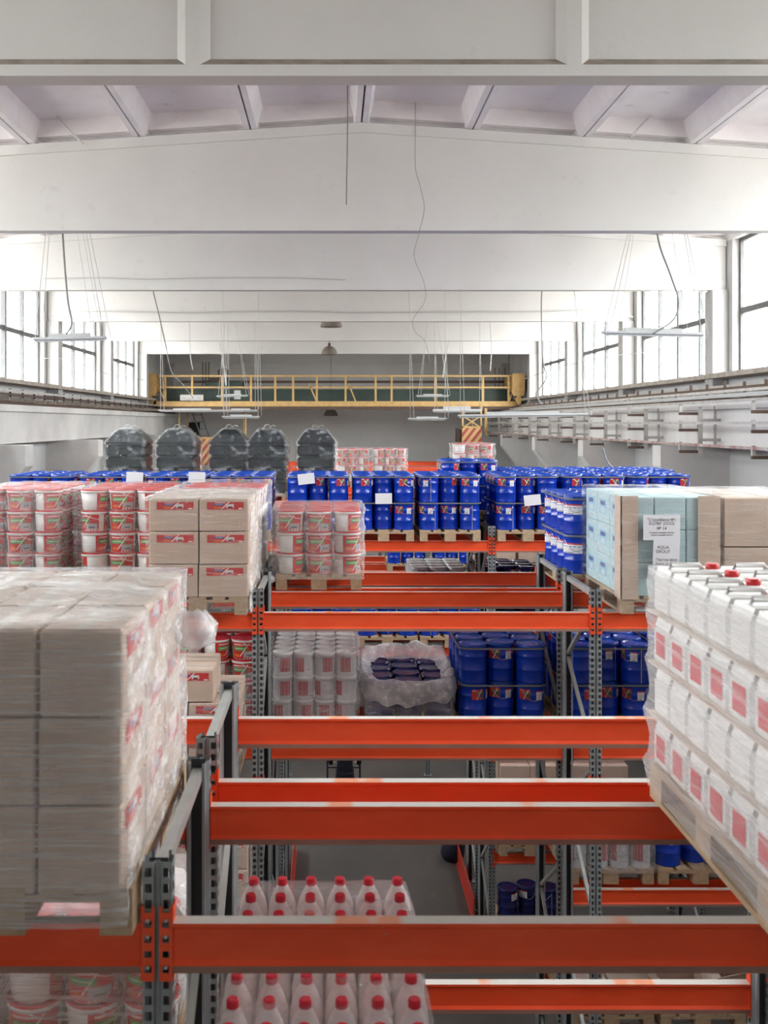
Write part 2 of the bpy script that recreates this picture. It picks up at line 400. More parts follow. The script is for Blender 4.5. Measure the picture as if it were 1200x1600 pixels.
# roof beams
def roof_beam(k, y):
    par=empty('roof_beam',(0,y,0)); par['kind']='structure'
    xl,xr=XL+.02,XR-.02; zb=ZC+2.6; h=.105; m=MB()
    tp=lambda x:zr(x)-.01
    if k==2:
        m.prism([(xl,zb),(xr,zb),(xr,tp(xr)),(RX,tp(RX)),(xl,tp(xl))],'y',-h+.07,h,'concrete')
        m.prism([(xl,zb),(xr,zb),(xr,zb+.085),(xl,zb+.085)],'y',-h,-h+.07,'concrete')
        link('web', m.mesh('web'), par)
        # sloped edges of the sunk panels: ribs tapering out of the web
        xs=[-1.05+2.86*j for j in range(-2,4)]
        for xc in xs:
            r=MB(); z1=min(tp(xc-.2),tp(xc+.2)); b=len(r.v)
            for yy,hw in ((-h,.055),(-h+.07,.125)):
                r.v+= [(xc-hw,yy,zb+.085),(xc+hw,yy,zb+.085),(xc+hw,yy,z1),(xc-hw,yy,z1)]
            for q in ((0,1,2,3),(1,5,6,2),(4,0,3,7),(5,4,7,6)): r.face([b+i for i in q],'concrete')
            link('rib', r.mesh('rib'), par)
        r=MB(); r.prism([(-h,zb+.085),(-h+.07,zb+.085),(-h+.07,zb+.15)],'x',xl,xr,['concrete','concrete','sill']); link('chamfer', r.mesh('chamfer'), par)
    else:
        m.prism([(xl,zb),(xr,zb),(xr,tp(xr)-.13),(RX,tp(RX)-.13),(xl,tp(xl)-.13)],'y',-h,h,'concrete'); link('web', m.mesh('web'), par)
        f=MB(); f.prism([(xl,tp(xl)-.13),(RX,tp(RX)-.13),(xr,tp(xr)-.13),(xr,tp(xr)),(RX,tp(RX)),(xl,tp(xl))],'y',-h-.045,h+.045,'concrete'); link('top_flange', f.mesh('top_flange'), par)
for k,y in enumerate(COLY): roof_beam(k,y)
# grey runs of crumbled mortar under the slabs
# columns
colm=MB()
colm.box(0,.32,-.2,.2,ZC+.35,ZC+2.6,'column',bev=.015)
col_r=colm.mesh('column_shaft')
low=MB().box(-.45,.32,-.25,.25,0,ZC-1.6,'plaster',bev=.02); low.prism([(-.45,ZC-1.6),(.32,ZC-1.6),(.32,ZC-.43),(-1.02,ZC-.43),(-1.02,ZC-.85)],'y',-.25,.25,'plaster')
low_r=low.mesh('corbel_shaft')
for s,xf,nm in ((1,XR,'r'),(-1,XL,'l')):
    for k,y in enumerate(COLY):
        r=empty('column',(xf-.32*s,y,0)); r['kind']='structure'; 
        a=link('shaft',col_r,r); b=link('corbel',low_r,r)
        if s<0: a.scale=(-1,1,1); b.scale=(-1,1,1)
# runway beams carrying the crane
for s in (1,-1):
    xi=6.75 if s>0 else -6.6; xo=xi+.62*s; a,b=sorted((xi,xo)); m=MB()
    m.box(a,b,-4.4,43.6,ZC+.24,ZC+.38,'plaster'); c,d=sorted((xi+.10*s,xo-.1*s)); m.box(c,d,-4.4,43.6,ZC-.43,ZC+.24,'plaster')
    r=link('runway_beam',m.mesh('runway_beam')); r['kind']='structure'
    rl=MB(); rl.box(-.035,.035,-4.4,43.6,0,.02,'brown'); rl.box(-.012,.012,-4.4,43.6,.02,.09,'brown'); rl.box(-.03,.03,-4.4,43.6,.09,.12,'brown'); link('crane_rail',rl.mesh('crane_rail'),r,((xi+xo)/2,0,ZC+.38))
# sills
for s,xf in ((1,XR),(-1,XL)):
    a,b=sorted((xf-.42*s,xf)); m=MB().box(a,b,-4.4,43.6,ZC+.86,ZC+.95,'sill'); struct('trim_%d'%(1 if s>0 else 2),m)
# windows
wn=0
for s,xf in ((-1,XL),(1,XR)):
    for k in WBAYS:
        wn+=1; y0=COLY[k]+.38; y1=COLY[k]+5.62; z0=ZC+.95; z1=ZC+3.55
        w=empty('window_%d'%wn,(xf+.16*s,y0,z0)); w['kind']='structure'; W=y1-y0; H=z1-z0
        fr=MB(); t=.05
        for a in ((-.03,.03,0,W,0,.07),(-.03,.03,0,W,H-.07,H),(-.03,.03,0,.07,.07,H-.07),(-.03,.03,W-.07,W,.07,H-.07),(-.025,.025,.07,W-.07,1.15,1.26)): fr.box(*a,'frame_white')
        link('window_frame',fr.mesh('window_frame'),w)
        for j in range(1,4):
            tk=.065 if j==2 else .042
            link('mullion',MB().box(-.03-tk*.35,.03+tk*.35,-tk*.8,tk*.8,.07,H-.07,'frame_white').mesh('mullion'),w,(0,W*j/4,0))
        pm=MB().box(-.003,.003,0,W/4-.05,0,1.1,'glass').mesh('pane')
        for j in range(4):
            link('pane',pm,w,(0,W*j/4+.025,.07)); link('pane',pm,w,(0,W*j/4+.025,1.24))
        rv=MB()     # solid jambs beside the window
        q0,q1=sorted((xf,xf+.35*s)); 
        rv.box(q0,q1,COLY[k]-.0,y0,z0,z1,'column'); rv.box(q0,q1,y1,COLY[k]+6,z0,z1,'column'); struct('wall_%s'%('pier_left' if s<0 else 'pier_right'),rv)

# ---------------------------------------------------------------- pallet racking
def strip(m, P, w0, w1, z0, z1, pitch, k, hh=.028, hw=.35):
    """vertical perforated strip; P(u,z)->xyz"""
    a=w0+(w1-w0)*hw*.5; b=w1-(w1-w0)*hw*.5
    m.quad([P(w0,z0),P(a,z0),P(a,z1),P(w0,z1)],k); m.quad([P(b,z0),P(w1,z0),P(w1,z1),P(b,z1)],k)
    z=z0
    while z<z1-1e-6:
        e=min(z+pitch-hh,z1); m.quad([P(a,z),P(b,z),P(b,e),P(a,e)],k); z+=pitch
def post_mesh():
    m=MB(); H=POST_H; k='steel'
    q=lambda x0,y0,x1,y1,kk='steel': m.quad([(x0,y0,.01),(x1,y1,.01),(x1,y1,H),(x0,y0,H)],kk)
    Pf=lambda u,z:(u,0,z)
    strip(m,Pf,-.047,-.012,.01,H,.05,k); strip(m,Pf,.012,.047,.01,H,.05,k)
    q(-.012,0,-.006,.014); q(-.006,.014,.006,.014); q(.006,.014,.012,0)
    strip(m,lambda u,z:(-.047,u,z),.0,.045,.01,H,.05,k); strip(m,lambda u,z:(.047,u,z),.0,.045,.01,H,.05,k)
    q(-.047,.045,-.033,.058); q(.033,.058,.047,.045); q(-.033,.058,-.033,.085); q(.033,.085,.033,.058)
    q(-.033,.085,-.022,.085); q(.022,.085,.033,.085)
    q(-.030,.03,.030,.03,'steel_shade')  # added dark strip imitates the shade behind the holes
    return m.mesh('post')
POST=post_mesh()
FOOT=MB().box(-.07,.07,-.03,.11,0,.01,'steel').mesh('foot_plate')
def frame(x,yf,yb,label,group=None):
    r=empty('upright_frame',(x,yf,0)); tag(r,label,'rack frame',group)
    link('post',POST,r); p=link('post',POST,r,(0,yb-yf,0),(0,0,PI))
    link('foot_plate',FOOT,r); link('foot_plate',FOOT,r,(0,yb-yf,0),(0,0,PI))
    D=yb-yf; z=.25; side=0
    top=POST_H-.03
    link('top_strut',MB().box(-.02,.02,.05,D-.05,top-.045,top,'brace').mesh('top_strut'),r)
    a,b=.06,D-.06
    z=top-.10
    bm=None
    while z>.9:
        m=MB().bar((.0,a,z),(.0,b,z-.62),.028,.035,'brace')
        link('brace',m.mesh('brace'),r); m=MB().bar((.0,b,z-.66),(.0,a,z-1.28),.028,.035,'brace'); link('brace',m.mesh('brace'),r); z-=1.34
    return r
def beam_mesh(Lx):
    h=.155; P=[(0,0),(0,-.012),(.012,-.022),(.012,-h+.036),(0,-h+.022),(0,-h),(.05,-h),(.05,-h+.022),(.038,-h+.036),(.038,-.022),(.05,-.012),(.05,0)]
    ks=['beam','beam','beam','beam','beam_lip','beam','beam_lip','beam','beam','beam','beam','beam_top']
    m=MB(); n=len(P); b=len(m.v)
    for x in (0,Lx):
        for y,z in P: m.v.append((x,y,z))
    for i in range(n): m.face((b+i,b+(i+1)%n,b+n+(i+1)%n,b+n+i)[::-1], ks[i])
    m.face([b+i for i in range(n)],'beam'); m.face([b+n+n-1-i for i in range(n)],'beam'); return m.mesh('rack_beam')
BM={}
def conn_mesh(s):
    m=MB(); z0,z1=-.18,.055
    Pf=lambda u,z:(u*s,-.004,z)
    strip(m,Pf,0,.042,z0,z1,.047,'beam',.02,.45)
    m.quad([(0,-.004,z0),(0,-.004,z1),(0,.05,z1),(0,.05,z0)],'beam')
    m.quad([(-.002*s,-.004,z0),(-.002*s,-.004,z1),(-.002*s,.05,z1),(-.002*s,.05,z0)],'beam')
    for zz in (-.12,-.02,.03): m.lathe([(.006,0),(.006,.005)],'bolt',6)
    b=len(m.v)-36
    for j,zz in enumerate((-.135,-.04,.01)):
        for i in range(12):
            x,y,z=m.v[b+j*12+i]; m.v[b+j*12+i]=(.021*s+x,-.004-z,zz+y)
    return m.mesh('end_connector')
CR,CL=conn_mesh(1),conn_mesh(-1)
def rbeam(x0,x1,y,z,label,rear=False,group=None):
    """x0,x1: post centres"""
    a,b=x0+.049,x1-.049; Lx=round(b-a,3)
    if Lx not in BM: BM[Lx]=beam_mesh(Lx)
    if not rear:
        r=link('rack_beam',BM[Lx],None,(a,y-.008,z)); l=link('end_connector',CL,r,(0,.003,0)); q=link('end_connector',CR,r,(Lx,.003,0))
    else:
        r=link('rack_beam',BM[Lx],None,(b,y+.008,z),(0,0,PI)); link('end_connector',CL,r,(0,.003,0)); link('end_connector',CR,r,(Lx,.003,0))
    tag(r,label,'rack beam',group); return r
ROWS=[(3.11,4.09,-.548,2.8,'nearest rack row'),(4.33,5.29,-.548,2.8,'second rack row'),(8.20,9.23,-.617,2.785,'third rack row'),(9.41,10.42,-.617,2.785,'fourth rack row'),
      (13.2,14.17,-.70,2.81,'fifth rack row'),(14.4,15.37,-.70,2.81,'sixth rack row'),(19.9,20.9,-.9,2.8,'seventh rack row'),(21.15,22.15,-.9,2.8,'eighth rack row'),
      (27,28,-.9,2.8,'ninth rack row'),(28.2,29.2,-.9,2.8,'tenth rack row'),(33.5,34.5,-.9,2.8,'eleventh rack row'),(34.7,35.7,-.9,2.8,'twelfth rack row'),(39.5,40.5,-.9,2.8,'last rack row')]
BAYN={-2:'second bay left',-1:'bay left',0:'passage bay',1:'bay right',2:'second bay right'}
LVN={1:'top',2:'second',3:'third',4:'bottom'}
POSN={-2:'far left',-1:'left outer',0:'left of the passage',1:'right of the passage',2:'right outer',3:'far right'}
def px_(r,i): return ROWS[r][2]+ROWS[r][3]*i
levelz={1:L1,2:L2,3:L3,4:L4}
posts_for=[(0,2),(0,2),(-1,2),(-1,3),(-1,3),(-1,3),(-2,3),(-2,3),(-1,3),(-1,3),(-1,3),(-1,3),(-2,3)]
for r,(yf,yb,_,_,nm) in enumerate(ROWS):
    a,b=posts_for[r]
    for i in range(a,b):
        frame(px_(r,i),yf,yb,'grey perforated upright frame of the %s, %s'%(nm,POSN[i]),'upright frames of the '+nm)
beams=[(0,0,1),(0,-1,1),(1,0,1),(1,-1,1),(0,0,2),(0,-1,2),(1,0,2),(1,-1,2),
       (2,0,1),(2,-1,1),(2,1,1),(3,0,1),(3,-1,1),(3,1,1),(2,0,2),(2,-1,2),(2,1,2),(3,0,2),(3,-1,2),(3,1,2),(2,1,3),(3,1,3),(2,-1,3),(3,1,4),(3,-1,3),
       (4,0,1),(4,-1,1),(4,1,1),(4,0,2),(4,-1,2),(4,1,2),(4,1,3),(4,1,4),(5,0,1),(5,-1,1),(5,1,1),(5,0,2),(5,1,2),(5,1,4),(5,2,1),(4,2,1),
       (6,-2,1),(6,-1,1),(6,0,1),(6,0,2),(7,-1,1),(7,0,1),(7,0,2),(6,1,1),(7,1,1),(7,1,2)]
for r in range(8,13):
    for b in (-1,0,1): beams.append((r,b,1))
for r,b,l in beams:
    yf,yb,_,_,nm=ROWS[r]
    if r in (0,1) and b==-1:
        x0=px_(r,-1); x1=px_(r,0)
    x0,x1=px_(r,b),px_(r,b+1)
    rbeam(x0,x1,yf,levelz[l],'orange-red box beam, near side, %s level of %s, %s'%(LVN[l],nm,BAYN[b]),False,'beams of the '+nm)
    rbeam(x0,x1,yb,levelz[l],'orange-red box beam, far side, %s level of %s, %s'%(LVN[l],nm,BAYN[b]),True,'beams of the '+nm)
for i in (-1,): 
    for r in (0,1): frame(px_(r,i),ROWS[r][0],ROWS[r][1],'grey perforated upright frame of the %s, %s'%(ROWS[r][4],POSN[i]),'upright frames of the '+ROWS[r][4])
# floor guards beside the passage
for s,x,w in ((1,2.0,'right'),(-1,-.62,'left')):
    g=MB().box(-.006,.006,0,2.3,.0,.32,'guard'); g.box(-.03,.03,0,2.3,0,.012,'guard')
    tag(link('rack_guard',g.mesh('rack_guard'),None,(x,14.1,0)),'low red steel guard rail on the floor, %s edge of the passage'%w,'guard rail')

# ---------------------------------------------------------------- pallets
def pal_parts():
    T=[]
    bm=MB().box(-.05,.05,0,1.2,0,.022,'wood').mesh('deck_board'); bw=MB().box(-.0725,.0725,0,1.2,0,.022,'wood').mesh('deck_board')
    for x,b in ((.0725,bw),(.2275,bm),(.4,bw),(.5725,bm),(.7275,bw)): T.append(('deck_board',b,(x,0,.122)))
    st=MB().box(0,.8,-.0725,.0725,0,.022,'wood').mesh('stringer_board')
    for y in (.0725,.6,1.1275): T.append(('stringer_board',st,(0,y,.1)))
    bl=MB().box(-.05,.05,-.0725,.0725,0,.078,'wood').mesh('block'); blc=MB().box(-.0725,.0725,-.0725,.0725,0,.078,'wood').mesh('block')
    for y in (.0725,.6,1.1275):
        for x,b in ((.05,bl),(.4,blc),(.75,bl)): T.append(('block',b,(x,y,.022)))
    b2=MB().box(-.05,.05,0,1.2,0,.022,'wood').mesh('bottom_board')
    for x,b in ((.05,b2),(.4,bw),(.75,b2)): T.append(('bottom_board',b,(x,0,0)))
    return T
PAL=('pallet',None,pal_parts())
pm=MB()
for x in (.0725,.2275,.4,.5725,.7275): pm.box(x-.06,x+.06,0,1.2,.122,.144,'wood')
for y in (.0725,.6,1.1275):
    pm.box(0,.8,y-.07,y+.07,.1,.122,'wood')
    for x in (.05,.4,.75): pm.box(x-.05,x+.05,y-.07,y+.07,.022,.1,'wood')
for x in (.05,.4,.75): pm.box(x-.05,x+.05,0,1.2,0,.022,'wood')
PALFAR=('pallet',pm.mesh('pallet'),[])
def pallet(x,y,z,where,far=False,hidden=False):
    return inst(PALFAR if (far or hidden) else PAL,(x,y,z),0,'pale wooden pallet '+where,'pallet','wooden pallets')

# ---------------------------------------------------------------- drums
DR,DH=.134,.365
def drum_T(body='blue',lid='bluelid',lab='lab_drum',low=False,second=None):
    n=12 if low else 22; R,H=DR,DH
    b=MB().lathe([(R-.010,0),(R-.003,.004),(R-.005,.012),(R-.005,H*.33),(R-.001,H*.345),(R-.005,H*.36),(R-.005,H*.68),(R-.001,H*.695),(R-.005,H*.71),(R-.005,H-.035),(R-.001,H-.03)],body,n)
    l=MB().lathe([(R-.001,H-.03),(R+.001,H-.024)],lid,n,cap=False)
    l.lathe([(R,H-.014),(R-.001,H-.003),(R-.008,H),(R-.014,H-.010),(R-.04,H-.012),(.01,H-.009)],lid,n)
    ring=MB().lathe([(R+.0,H-.032),(R+.004,H-.026),(R+.004,H-.014),(R,H-.010)],lid,n,cap=False)
    T=[('lid',l.mesh('lid'),None,None,[('clamp_ring',ring.mesh('clamp_ring'),None)]),None]; T.pop()
    if low: return ('drum',b.mesh('drum'),T[:1])
    a=-PI/2
    lb=curved(MB(),R-.002,R-.002,a-.55,a+.35,H*.60,H*.86,lab)
    T.append(('label',lb.mesh('label'),None,'red printed label' if lab=='lab_drum' else 'white printed label'))
    if second: T.append(('label',curved(MB(),R-.002,R-.002,a+.75,a+1.25,H*.58,H*.82,second).mesh('label'),None,'white printed label'))
    pts=[]
    for i in range(11):
        t=a+.55+(-1.0+2.0*i/10)*.95; dz=-.11*math.cos((-1+2*i/10)*PI/2)
        pts.append(((R+.006)*math.cos(t),(R+.006)*math.sin(t),H-.045+dz))
    T.append(('bail_handle',MB().tube(pts,.0028,'chrome',4).mesh('bail_handle'),None))
    T.append(('seam',curved(MB(),R-.003,R-.003,a+1.5,a+1.56,.01,H-.04,'seam',1).mesh('seam'),None))
    return ('drum',b.mesh('drum'),T)
DRUM=drum_T(second='lab_white'); DRUMW=drum_T(lab='lab_white'); DRUMLOW=drum_T(low=True); DRUMN=drum_T('navy','navy','lab_white')
def wide_label():
    T=drum_T(lab='lab_white'); a=-PI/2; T[2][1]=('label',curved(MB(),DR-.002,DR-.002,a-1.1,a+1.0,DH*.52,DH*.78,'lab_white').mesh('label'),None,'wide white label with red edge'); return T
DRUMWIDE=wide_label()
CNm=['left','middle','right']; RN=['front','second','third','back']
def drum_pallet(x,y,z,where,layers=2,rows=4,T=DRUM,low=False,lower=('front',),top_only=False,strap=True,shift=.0,raise_=0,colour='blue',palf=None,angs=None,cat='drum',paper=None,short='pallet'):
    pallet(x,y,z,'under the %s drums %s'%(colour,where),far=low,hidden=(palf=='hid'))
    zz=z+.144; pit=.274; body_k='navy' if colour=='navy' else 'blue'; hid=MB(); nh=0
    for l in range(layers):
        for r in range(rows):
            for c in range(3):
                dx=x+DR+.0-.006+pit*c-.0; dy=y+DR+.03+.279*r+(.085 if c==1 else 0)
                zt=zz+l*(DH+.0)
                topl=(l==layers-1)
                vis= topl or ('front' in lower and r==0) or ('left' in lower and c==0) or ('right' in lower and c==2)
                if not vis:
                    hid.lathe([(DR-.004,zt-zz),(DR-.004,zt-zz+DH-.002)],body_k,8,c=(dx-x,dy-y)); nh+=1; continue
                rz=random.choice([0,.35,-.5,.8,-.9,1.3,-1.4,2.6]) if angs is None else angs
                nm='upper' if (topl and layers>1) else ('lower' if layers>1 else '')
                if top_only=='rear' : pass
                lab='%s drum, %s, %s row %s, %s'%(colour,nm,RN[min(r,3)],CNm[c],where) if nm else '%s drum, %s row %s, %s'%(colour,RN[min(r,3)],CNm[c],where)
                inst(T,(dx,dy,zt+.001*l),rz,lab,'drum','drums on the pallet '+where, skip=() if (r==0 or (l<layers-1) or c!=1) else ('seam',))
    if nh:
        o=link('hidden_drums',hid.mesh('hidden_drums'),None,(x,y,zz)); tag(o,'more blue drums inside the load '+where,'drum',None,'stuff')
    if strap:
        for i,zs in enumerate((zz+DH*(layers-1)+DH-.03,) + ((zz+DH-.01,) if layers>1 else ())):
            m=MB(); e=.008; x0,x1=x-.012,x+.822; y0,y1=y+.02,y+.03+.279*rows+.07; r_=.1
            pts=[]
            for cx,cy,a0 in ((x1-r_,y1-r_,0),(x0+r_,y1-r_,PI/2),(x0+r_,y0+r_,PI),(x1-r_,y0+r_,1.5*PI)):
                for j in range(5): pts.append((cx+r_*math.cos(a0+j*PI/8),cy+r_*math.sin(a0+j*PI/8)))
            n=len(pts)
            for j in range(n):
                (a,b),(c,d)=pts[j],pts[(j+1)%n]; m.quad([(a-x,b-y,-e),(c-x,d-y,-e),(c-x,d-y,e),(a-x,b-y,e)],'strap')
            o=link('strapping_band',m.mesh('strapping_band'),None,(x,y,zs)); tag(o,'grey plastic band round the %s drums %s'%('upper' if i==0 else 'lower',where),'strap','bands round the drum loads')
    if paper:
        px,pz=paper; o=link('paper_sheet',MB().box(-.11,.11,-.001,.001,-.07,.07,'paper').mesh('paper_sheet'),None,(x+px,y-.004+.0,zz+pz),(0,random.uniform(-.12,.12),0)); tag(o,'blank white paper sheet on the drums '+where,'paper sheet','paper sheets on the drum loads')
Y5=13.12
drum_pallet(-1.62,Y5,L1,'left of the passage upright',lower=('front','right'))
drum_pallet(-2.49,Y5,L1,'behind the red lids and cartons',palf='hid',paper=(.70,.70))
drum_pallet(-3.36,Y5,L1,'behind the second bucket pallet',palf='hid',paper=(.75,.70))
drum_pallet(-4.3,Y5,L1,'behind the leftmost buckets',palf='hid')
drum_pallet(-.60,Y5,L1,'behind the shrink-wrapped buckets',lower=('front','left'),paper=(.25,.68))
drum_pallet(.27,Y5,L1,'on beam, middle of passage bay',paper=(.40,.42))
drum_pallet(1.15,Y5,L1,'on beam beside right upright',lower=('front','left'))
drum_pallet(2.18,Y5,L1,'on beam right of perforated upright',lower=('front','left'),paper=(.45,.40))
drum_pallet(3.06,Y5,L1,'behind the pale blue boxes',lower=('front',))
drum_pallet(3.94,Y5,L1,'furthest right on the fifth row')
Y6=14.45
for i,(xx,w) in enumerate(((2.45,'first on sixth row right'),(3.32,'second on sixth row right'),(4.19,'third on sixth row right'))):
    drum_pallet(xx,Y6,L1,w,T=DRUMLOW,low=True,palf='hid')
pallet(1.60,Y6,L1,'lowest under raised drums',far=True)
drum_pallet(1.60,Y6,L1+.144,'raised under small white buckets',rows=3,T=DRUM,lower=('front','left'))
# fourth row
Y4=9.30
drum_pallet(2.20,Y4,L1,'with wide white labels, top level',T=DRUMWIDE,lower=('front','left'),angs=-.9)
drum_pallet(1.20,Y4,L2,'second level left of uprights',lower=('front','left'))
drum_pallet(2.20,Y4,L2,'second level right of uprights',lower=('front','left'))
drum_pallet(3.08,Y4,L2,'second level behind white canisters')
drum_pallet(.32,Y4,L2,'inside the open film bag',layers=1,strap=False,T=DRUMN,colour='navy',palf='hid')
# fifth row second level: only their feet show
for xx,w in ((-.55,'second level behind the white pails'),(.32,'second level over the film bag'),(1.15,'second level beside right upright')):
    drum_pallet(xx,Y5,L2,w,layers=1,rows=1,T=DRUM,strap=False)
# dark navy drums behind the top beams
drum_pallet(2.17,14.4,L2,'navy, seen between the beams',T=DRUMN,layers=2,strap=False,rows=3,colour='navy',lower=())
for xx,w in ((3.04,'third level beside canisters'),):
    drum_pallet(xx,Y4,L3,w,T=DRUM,layers=1,rows=2,strap=False)
drum_pallet(2.2,Y5,ZC-7.05,'on floor under the right bay',T=DRUMN,layers=2,rows=1,strap=False,lower=('front',),colour='navy')
drum_pallet(1.1,19.9,L2,'far second level',T=DRUMLOW,low=True,rows=1,strap=False)
drum_pallet(2.0,19.9,L2,'far second level right',T=DRUMLOW,low=True,rows=1,strap=False)

# ---------------------------------------------------------------- stretch film
def film(x0,x1,y0,y1,z0,z1,mat,label,rings=None,bulge=.02,rough=.008,top=True,nu=64,nz=26,taper=None,hole=None,seed=0,lift=0,mat2=None):
    cx,cy=(x0+x1)/2,(y0+y1)/2; hx,hy=(x1-x0)/2,(y1-y0)/2; m=MB(); k=mat
    def per(t):
        P=2*(hx+hy)*2; d=t*P
        segs=[(-hx,-hy,1,0,2*hx),(hx,-hy,0,1,2*hy),(hx,hy,-1,0,2*hx),(-hx,hy,0,-1,2*hy)]
        for sx,sy,dx,dy,L in segs:
            if d<=L+1e-9: 
                px,py=sx+dx*d,sy+dy*d
                # round the corners
                r=.04; ax,ay=hx-abs(px),hy-abs(py)
                if ax<r and ay<r:
                    s=1-(r-ax if ax<ay else r-ay)*.0
                q=((abs(px)/hx)**44+(abs(py)/hy)**44)**(1/44)
                return px/q,py/q
            d-=L
        return -hx,-hy
    base=len(m.v)
    for j in range(nz+1):
        w=j/nz; z=z0+(z1-z0)*w
        off=0
        if rings:
            d=min(abs(z-rz) for rz in rings); off+=bulge*math.exp(-(d/.03)**2)
        tp=taper(w) if taper else 1
        for i in range(nu):
            px,py=per(i/nu); nn=noise.noise(Vector((px*5+seed,py*5,z*9)))*rough*2+noise.noise(Vector((px*14+seed,py*14,z*30)))*rough
            l=math.hypot(px,py); o=(off+nn)
            m.v.append((cx+px*tp*(1+o/l),cy+py*tp*(1+o/l),z+(lift*noise.noise(Vector((px*4,py*4,seed))) if j==nz else 0)))
    for j in range(nz):
        for i in range(nu): m.face((base+j*nu+i,base+j*nu+(i+1)%nu,base+(j+1)*nu+(i+1)%nu,base+(j+1)*nu+i),k,None,True)
    if top:
        last=base+nz*nu; steps=[.9,.75,.55,.35,.15]
        if hole: steps=hole
        tp=taper(1) if taper else 1
        for s in steps:
            b=len(m.v)
            for i in range(nu):
                px,py=per(i/nu); zz=z1+(1-s)*.03+.02*noise.noise(Vector((px*s*7+seed,py*s*7,3)))+ (hole and .05*(1-s) or 0)
                m.v.append((cx+px*tp*s,cy+py*tp*s,zz))
            for i in range(nu): m.face((last+i,last+(i+1)%nu,b+(i+1)%nu,b+i),k,None,True)
            last=b
        if not hole: m.face([last+i for i in range(nu)],k,None,True)
    if mat2:
        q=m.m(mat2)
        for fi,f in enumerate(m.f):
            if all(m.v[i][0]>x1-.035 for i in f) or all(m.v[i][2]>z1-.01 for i in f): m.mi[fi]=q
    me=m.mesh('stretch_film')
    me.transform(Matrix.Translation((-cx,-cy,-z0)))
    o=link('stretch_film',me,None,(cx,cy,z0)); tag(o,label,'stretch film','films round the pallet loads'); return o
def tuft(x,y,z,label,s=.06,mat='film_bag'):
    m=MB(); 
    m.lathe([(.2*s,-s*.8),(s,-s*.3),(s*1.1,s*.2),(s*.5,s*.8)],mat,14)
    m.v=[tuple(Vector(v)*(1+.5*noise.noise(Vector(v)*40))) for v in m.v]
    tag(link('film_tail',m.mesh('film_tail'),None,(x,y,z)),label,'stretch film')

# ---------------------------------------------------------------- buckets
BR,BH=.131,.198
def bucket_T(low=False,noLab=False):
    n=12 if low else 20; r0=.112
    b=MB().lathe([(r0-.004,0),(r0,.004),(BR-.006,BH-.03)],'white_plastic',n)
    rim=MB().lathe([(BR-.006,BH-.034),(BR-.001,BH-.034),(BR-.001,BH-.014),(BR-.006,BH-.014)],'white_plastic',n,cap=False)
    l=MB().lathe([(BR-.003,BH-.016),(BR,BH-.012),(BR,BH-.003),(BR-.006,BH),(BR-.014,BH-.006),(.01,BH-.005)],'red_plastic',n)
    zz0,zz1=.008,BH-.036; rr=lambda z:r0+(BR-.006-r0)*z/(BH-.03)+.0012
    a=-PI/2
    lb=curved(MB(),rr(zz0),rr(zz1),a-1.1,a+1.05,zz0,zz1,'lab_bucket',10)
    curved(lb,rr(zz0),rr(zz1),a+1.5,a+3.0,zz0,zz1,'lab_bucket',8)
    T=[('rim',rim.mesh('rim'),None),('lid',l.mesh('lid'),None,'red lid'),('label',lb.mesh('label'),None,'red printed label with green band')]
    if not low:
        pts=[((BR+.003)*math.cos(a+1.1+(-1+2*i/10)*1.2),(BR+.003)*math.sin(a+1.1+(-1+2*i/10)*1.2),BH-.03-.05*math.cos((-1+2*i/10)*PI/2)) for i in range(11)]
        T.append(('bail_handle',MB().tube(pts,.003,'white_plastic',4).mesh('bail_handle'),None))
    return ('bucket',b.mesh('bucket'),T)
BUCK=bucket_T(); BUCKLOW=bucket_T(True)
def bucket_pallet(x,y,z,where,layers,rows=4,T=BUCK,sides=('front',),angs=None,palf=False,low=False,toprows=4,cols=3):
    pallet(x,y,z,'under the red-lidded buckets '+where,far=low,hidden=palf)
    zz=z+.144; hid=MB(); nh=0
    for l in range(layers):
        for r in range(rows):
            for c in range(cols):
                bx=x+.4+(c-(cols-1)/2)*.2665; by=y+BR+.01+.285*r; top=l==layers-1
                vis=(top and r<toprows) or ('front' in sides and r==0) or ('right' in sides and c==cols-1)
                if not vis: hid.lathe([(.11,l*BH),(BR-.002,l*BH+BH-.002)],'white_plastic',8,c=(bx-x,by-y)); nh+=1; continue
                rz=random.choice([0,.15,-.2,.9,1.1,-.1,-2.2,1.9]) if angs is None else angs[(l*3+c)%len(angs)]
                lab='red-lidded bucket, %s layer, %s row %s, %s'%(lay_(l,layers),RN[min(r,3)],CNm[c],where)
                inst(T,(bx,by,zz+l*BH+.0005*l),rz,lab,'bucket','buckets on the pallet '+where)
    if nh: tag(link('hidden_buckets',hid.mesh('hidden_buckets'),None,(x,y,zz)),'more white buckets inside the load '+where,'bucket',None,'stuff')
YB=9.30
bucket_pallet(-.53,YB,L1,'on top beam of passage bay',3,sides=('front','left'),angs=[1.3,.1,.75,1.3,.1,.75,-.15,.0,1.15])
film(-.57,.295,YB-.03,YB+1.2,L1+.10,L1+.144+.60,'film_mid','clear film tightly wrapped round the bucket load over the passage',rings=[L1+.144+BH*i for i in (1,2,3)],bulge=.02,seed=3,rough=.010)
tuft(-.62,YB+.02,L1+.10,'crumpled tail of film hanging left of the bucket load',.07)
bucket_pallet(-2.39,YB,L1,'top level, second from left',4,angs=[2.9,0,.9,1.4,.1,.2,-.5,.1,.9,1.5,.2,.8])
film(-2.42,-1.55,YB-.03,YB+1.2,L1+.144,L1+.144+.80,'film_h','clear film round the tall bucket load left of the cartons',rings=[L1+.144+BH*i for i in (1,2,3,4)],seed=5)
bucket_pallet(-3.36,YB,L1,'top level, leftmost',4,sides=('front','right'),angs=[.4,.3,1.0])
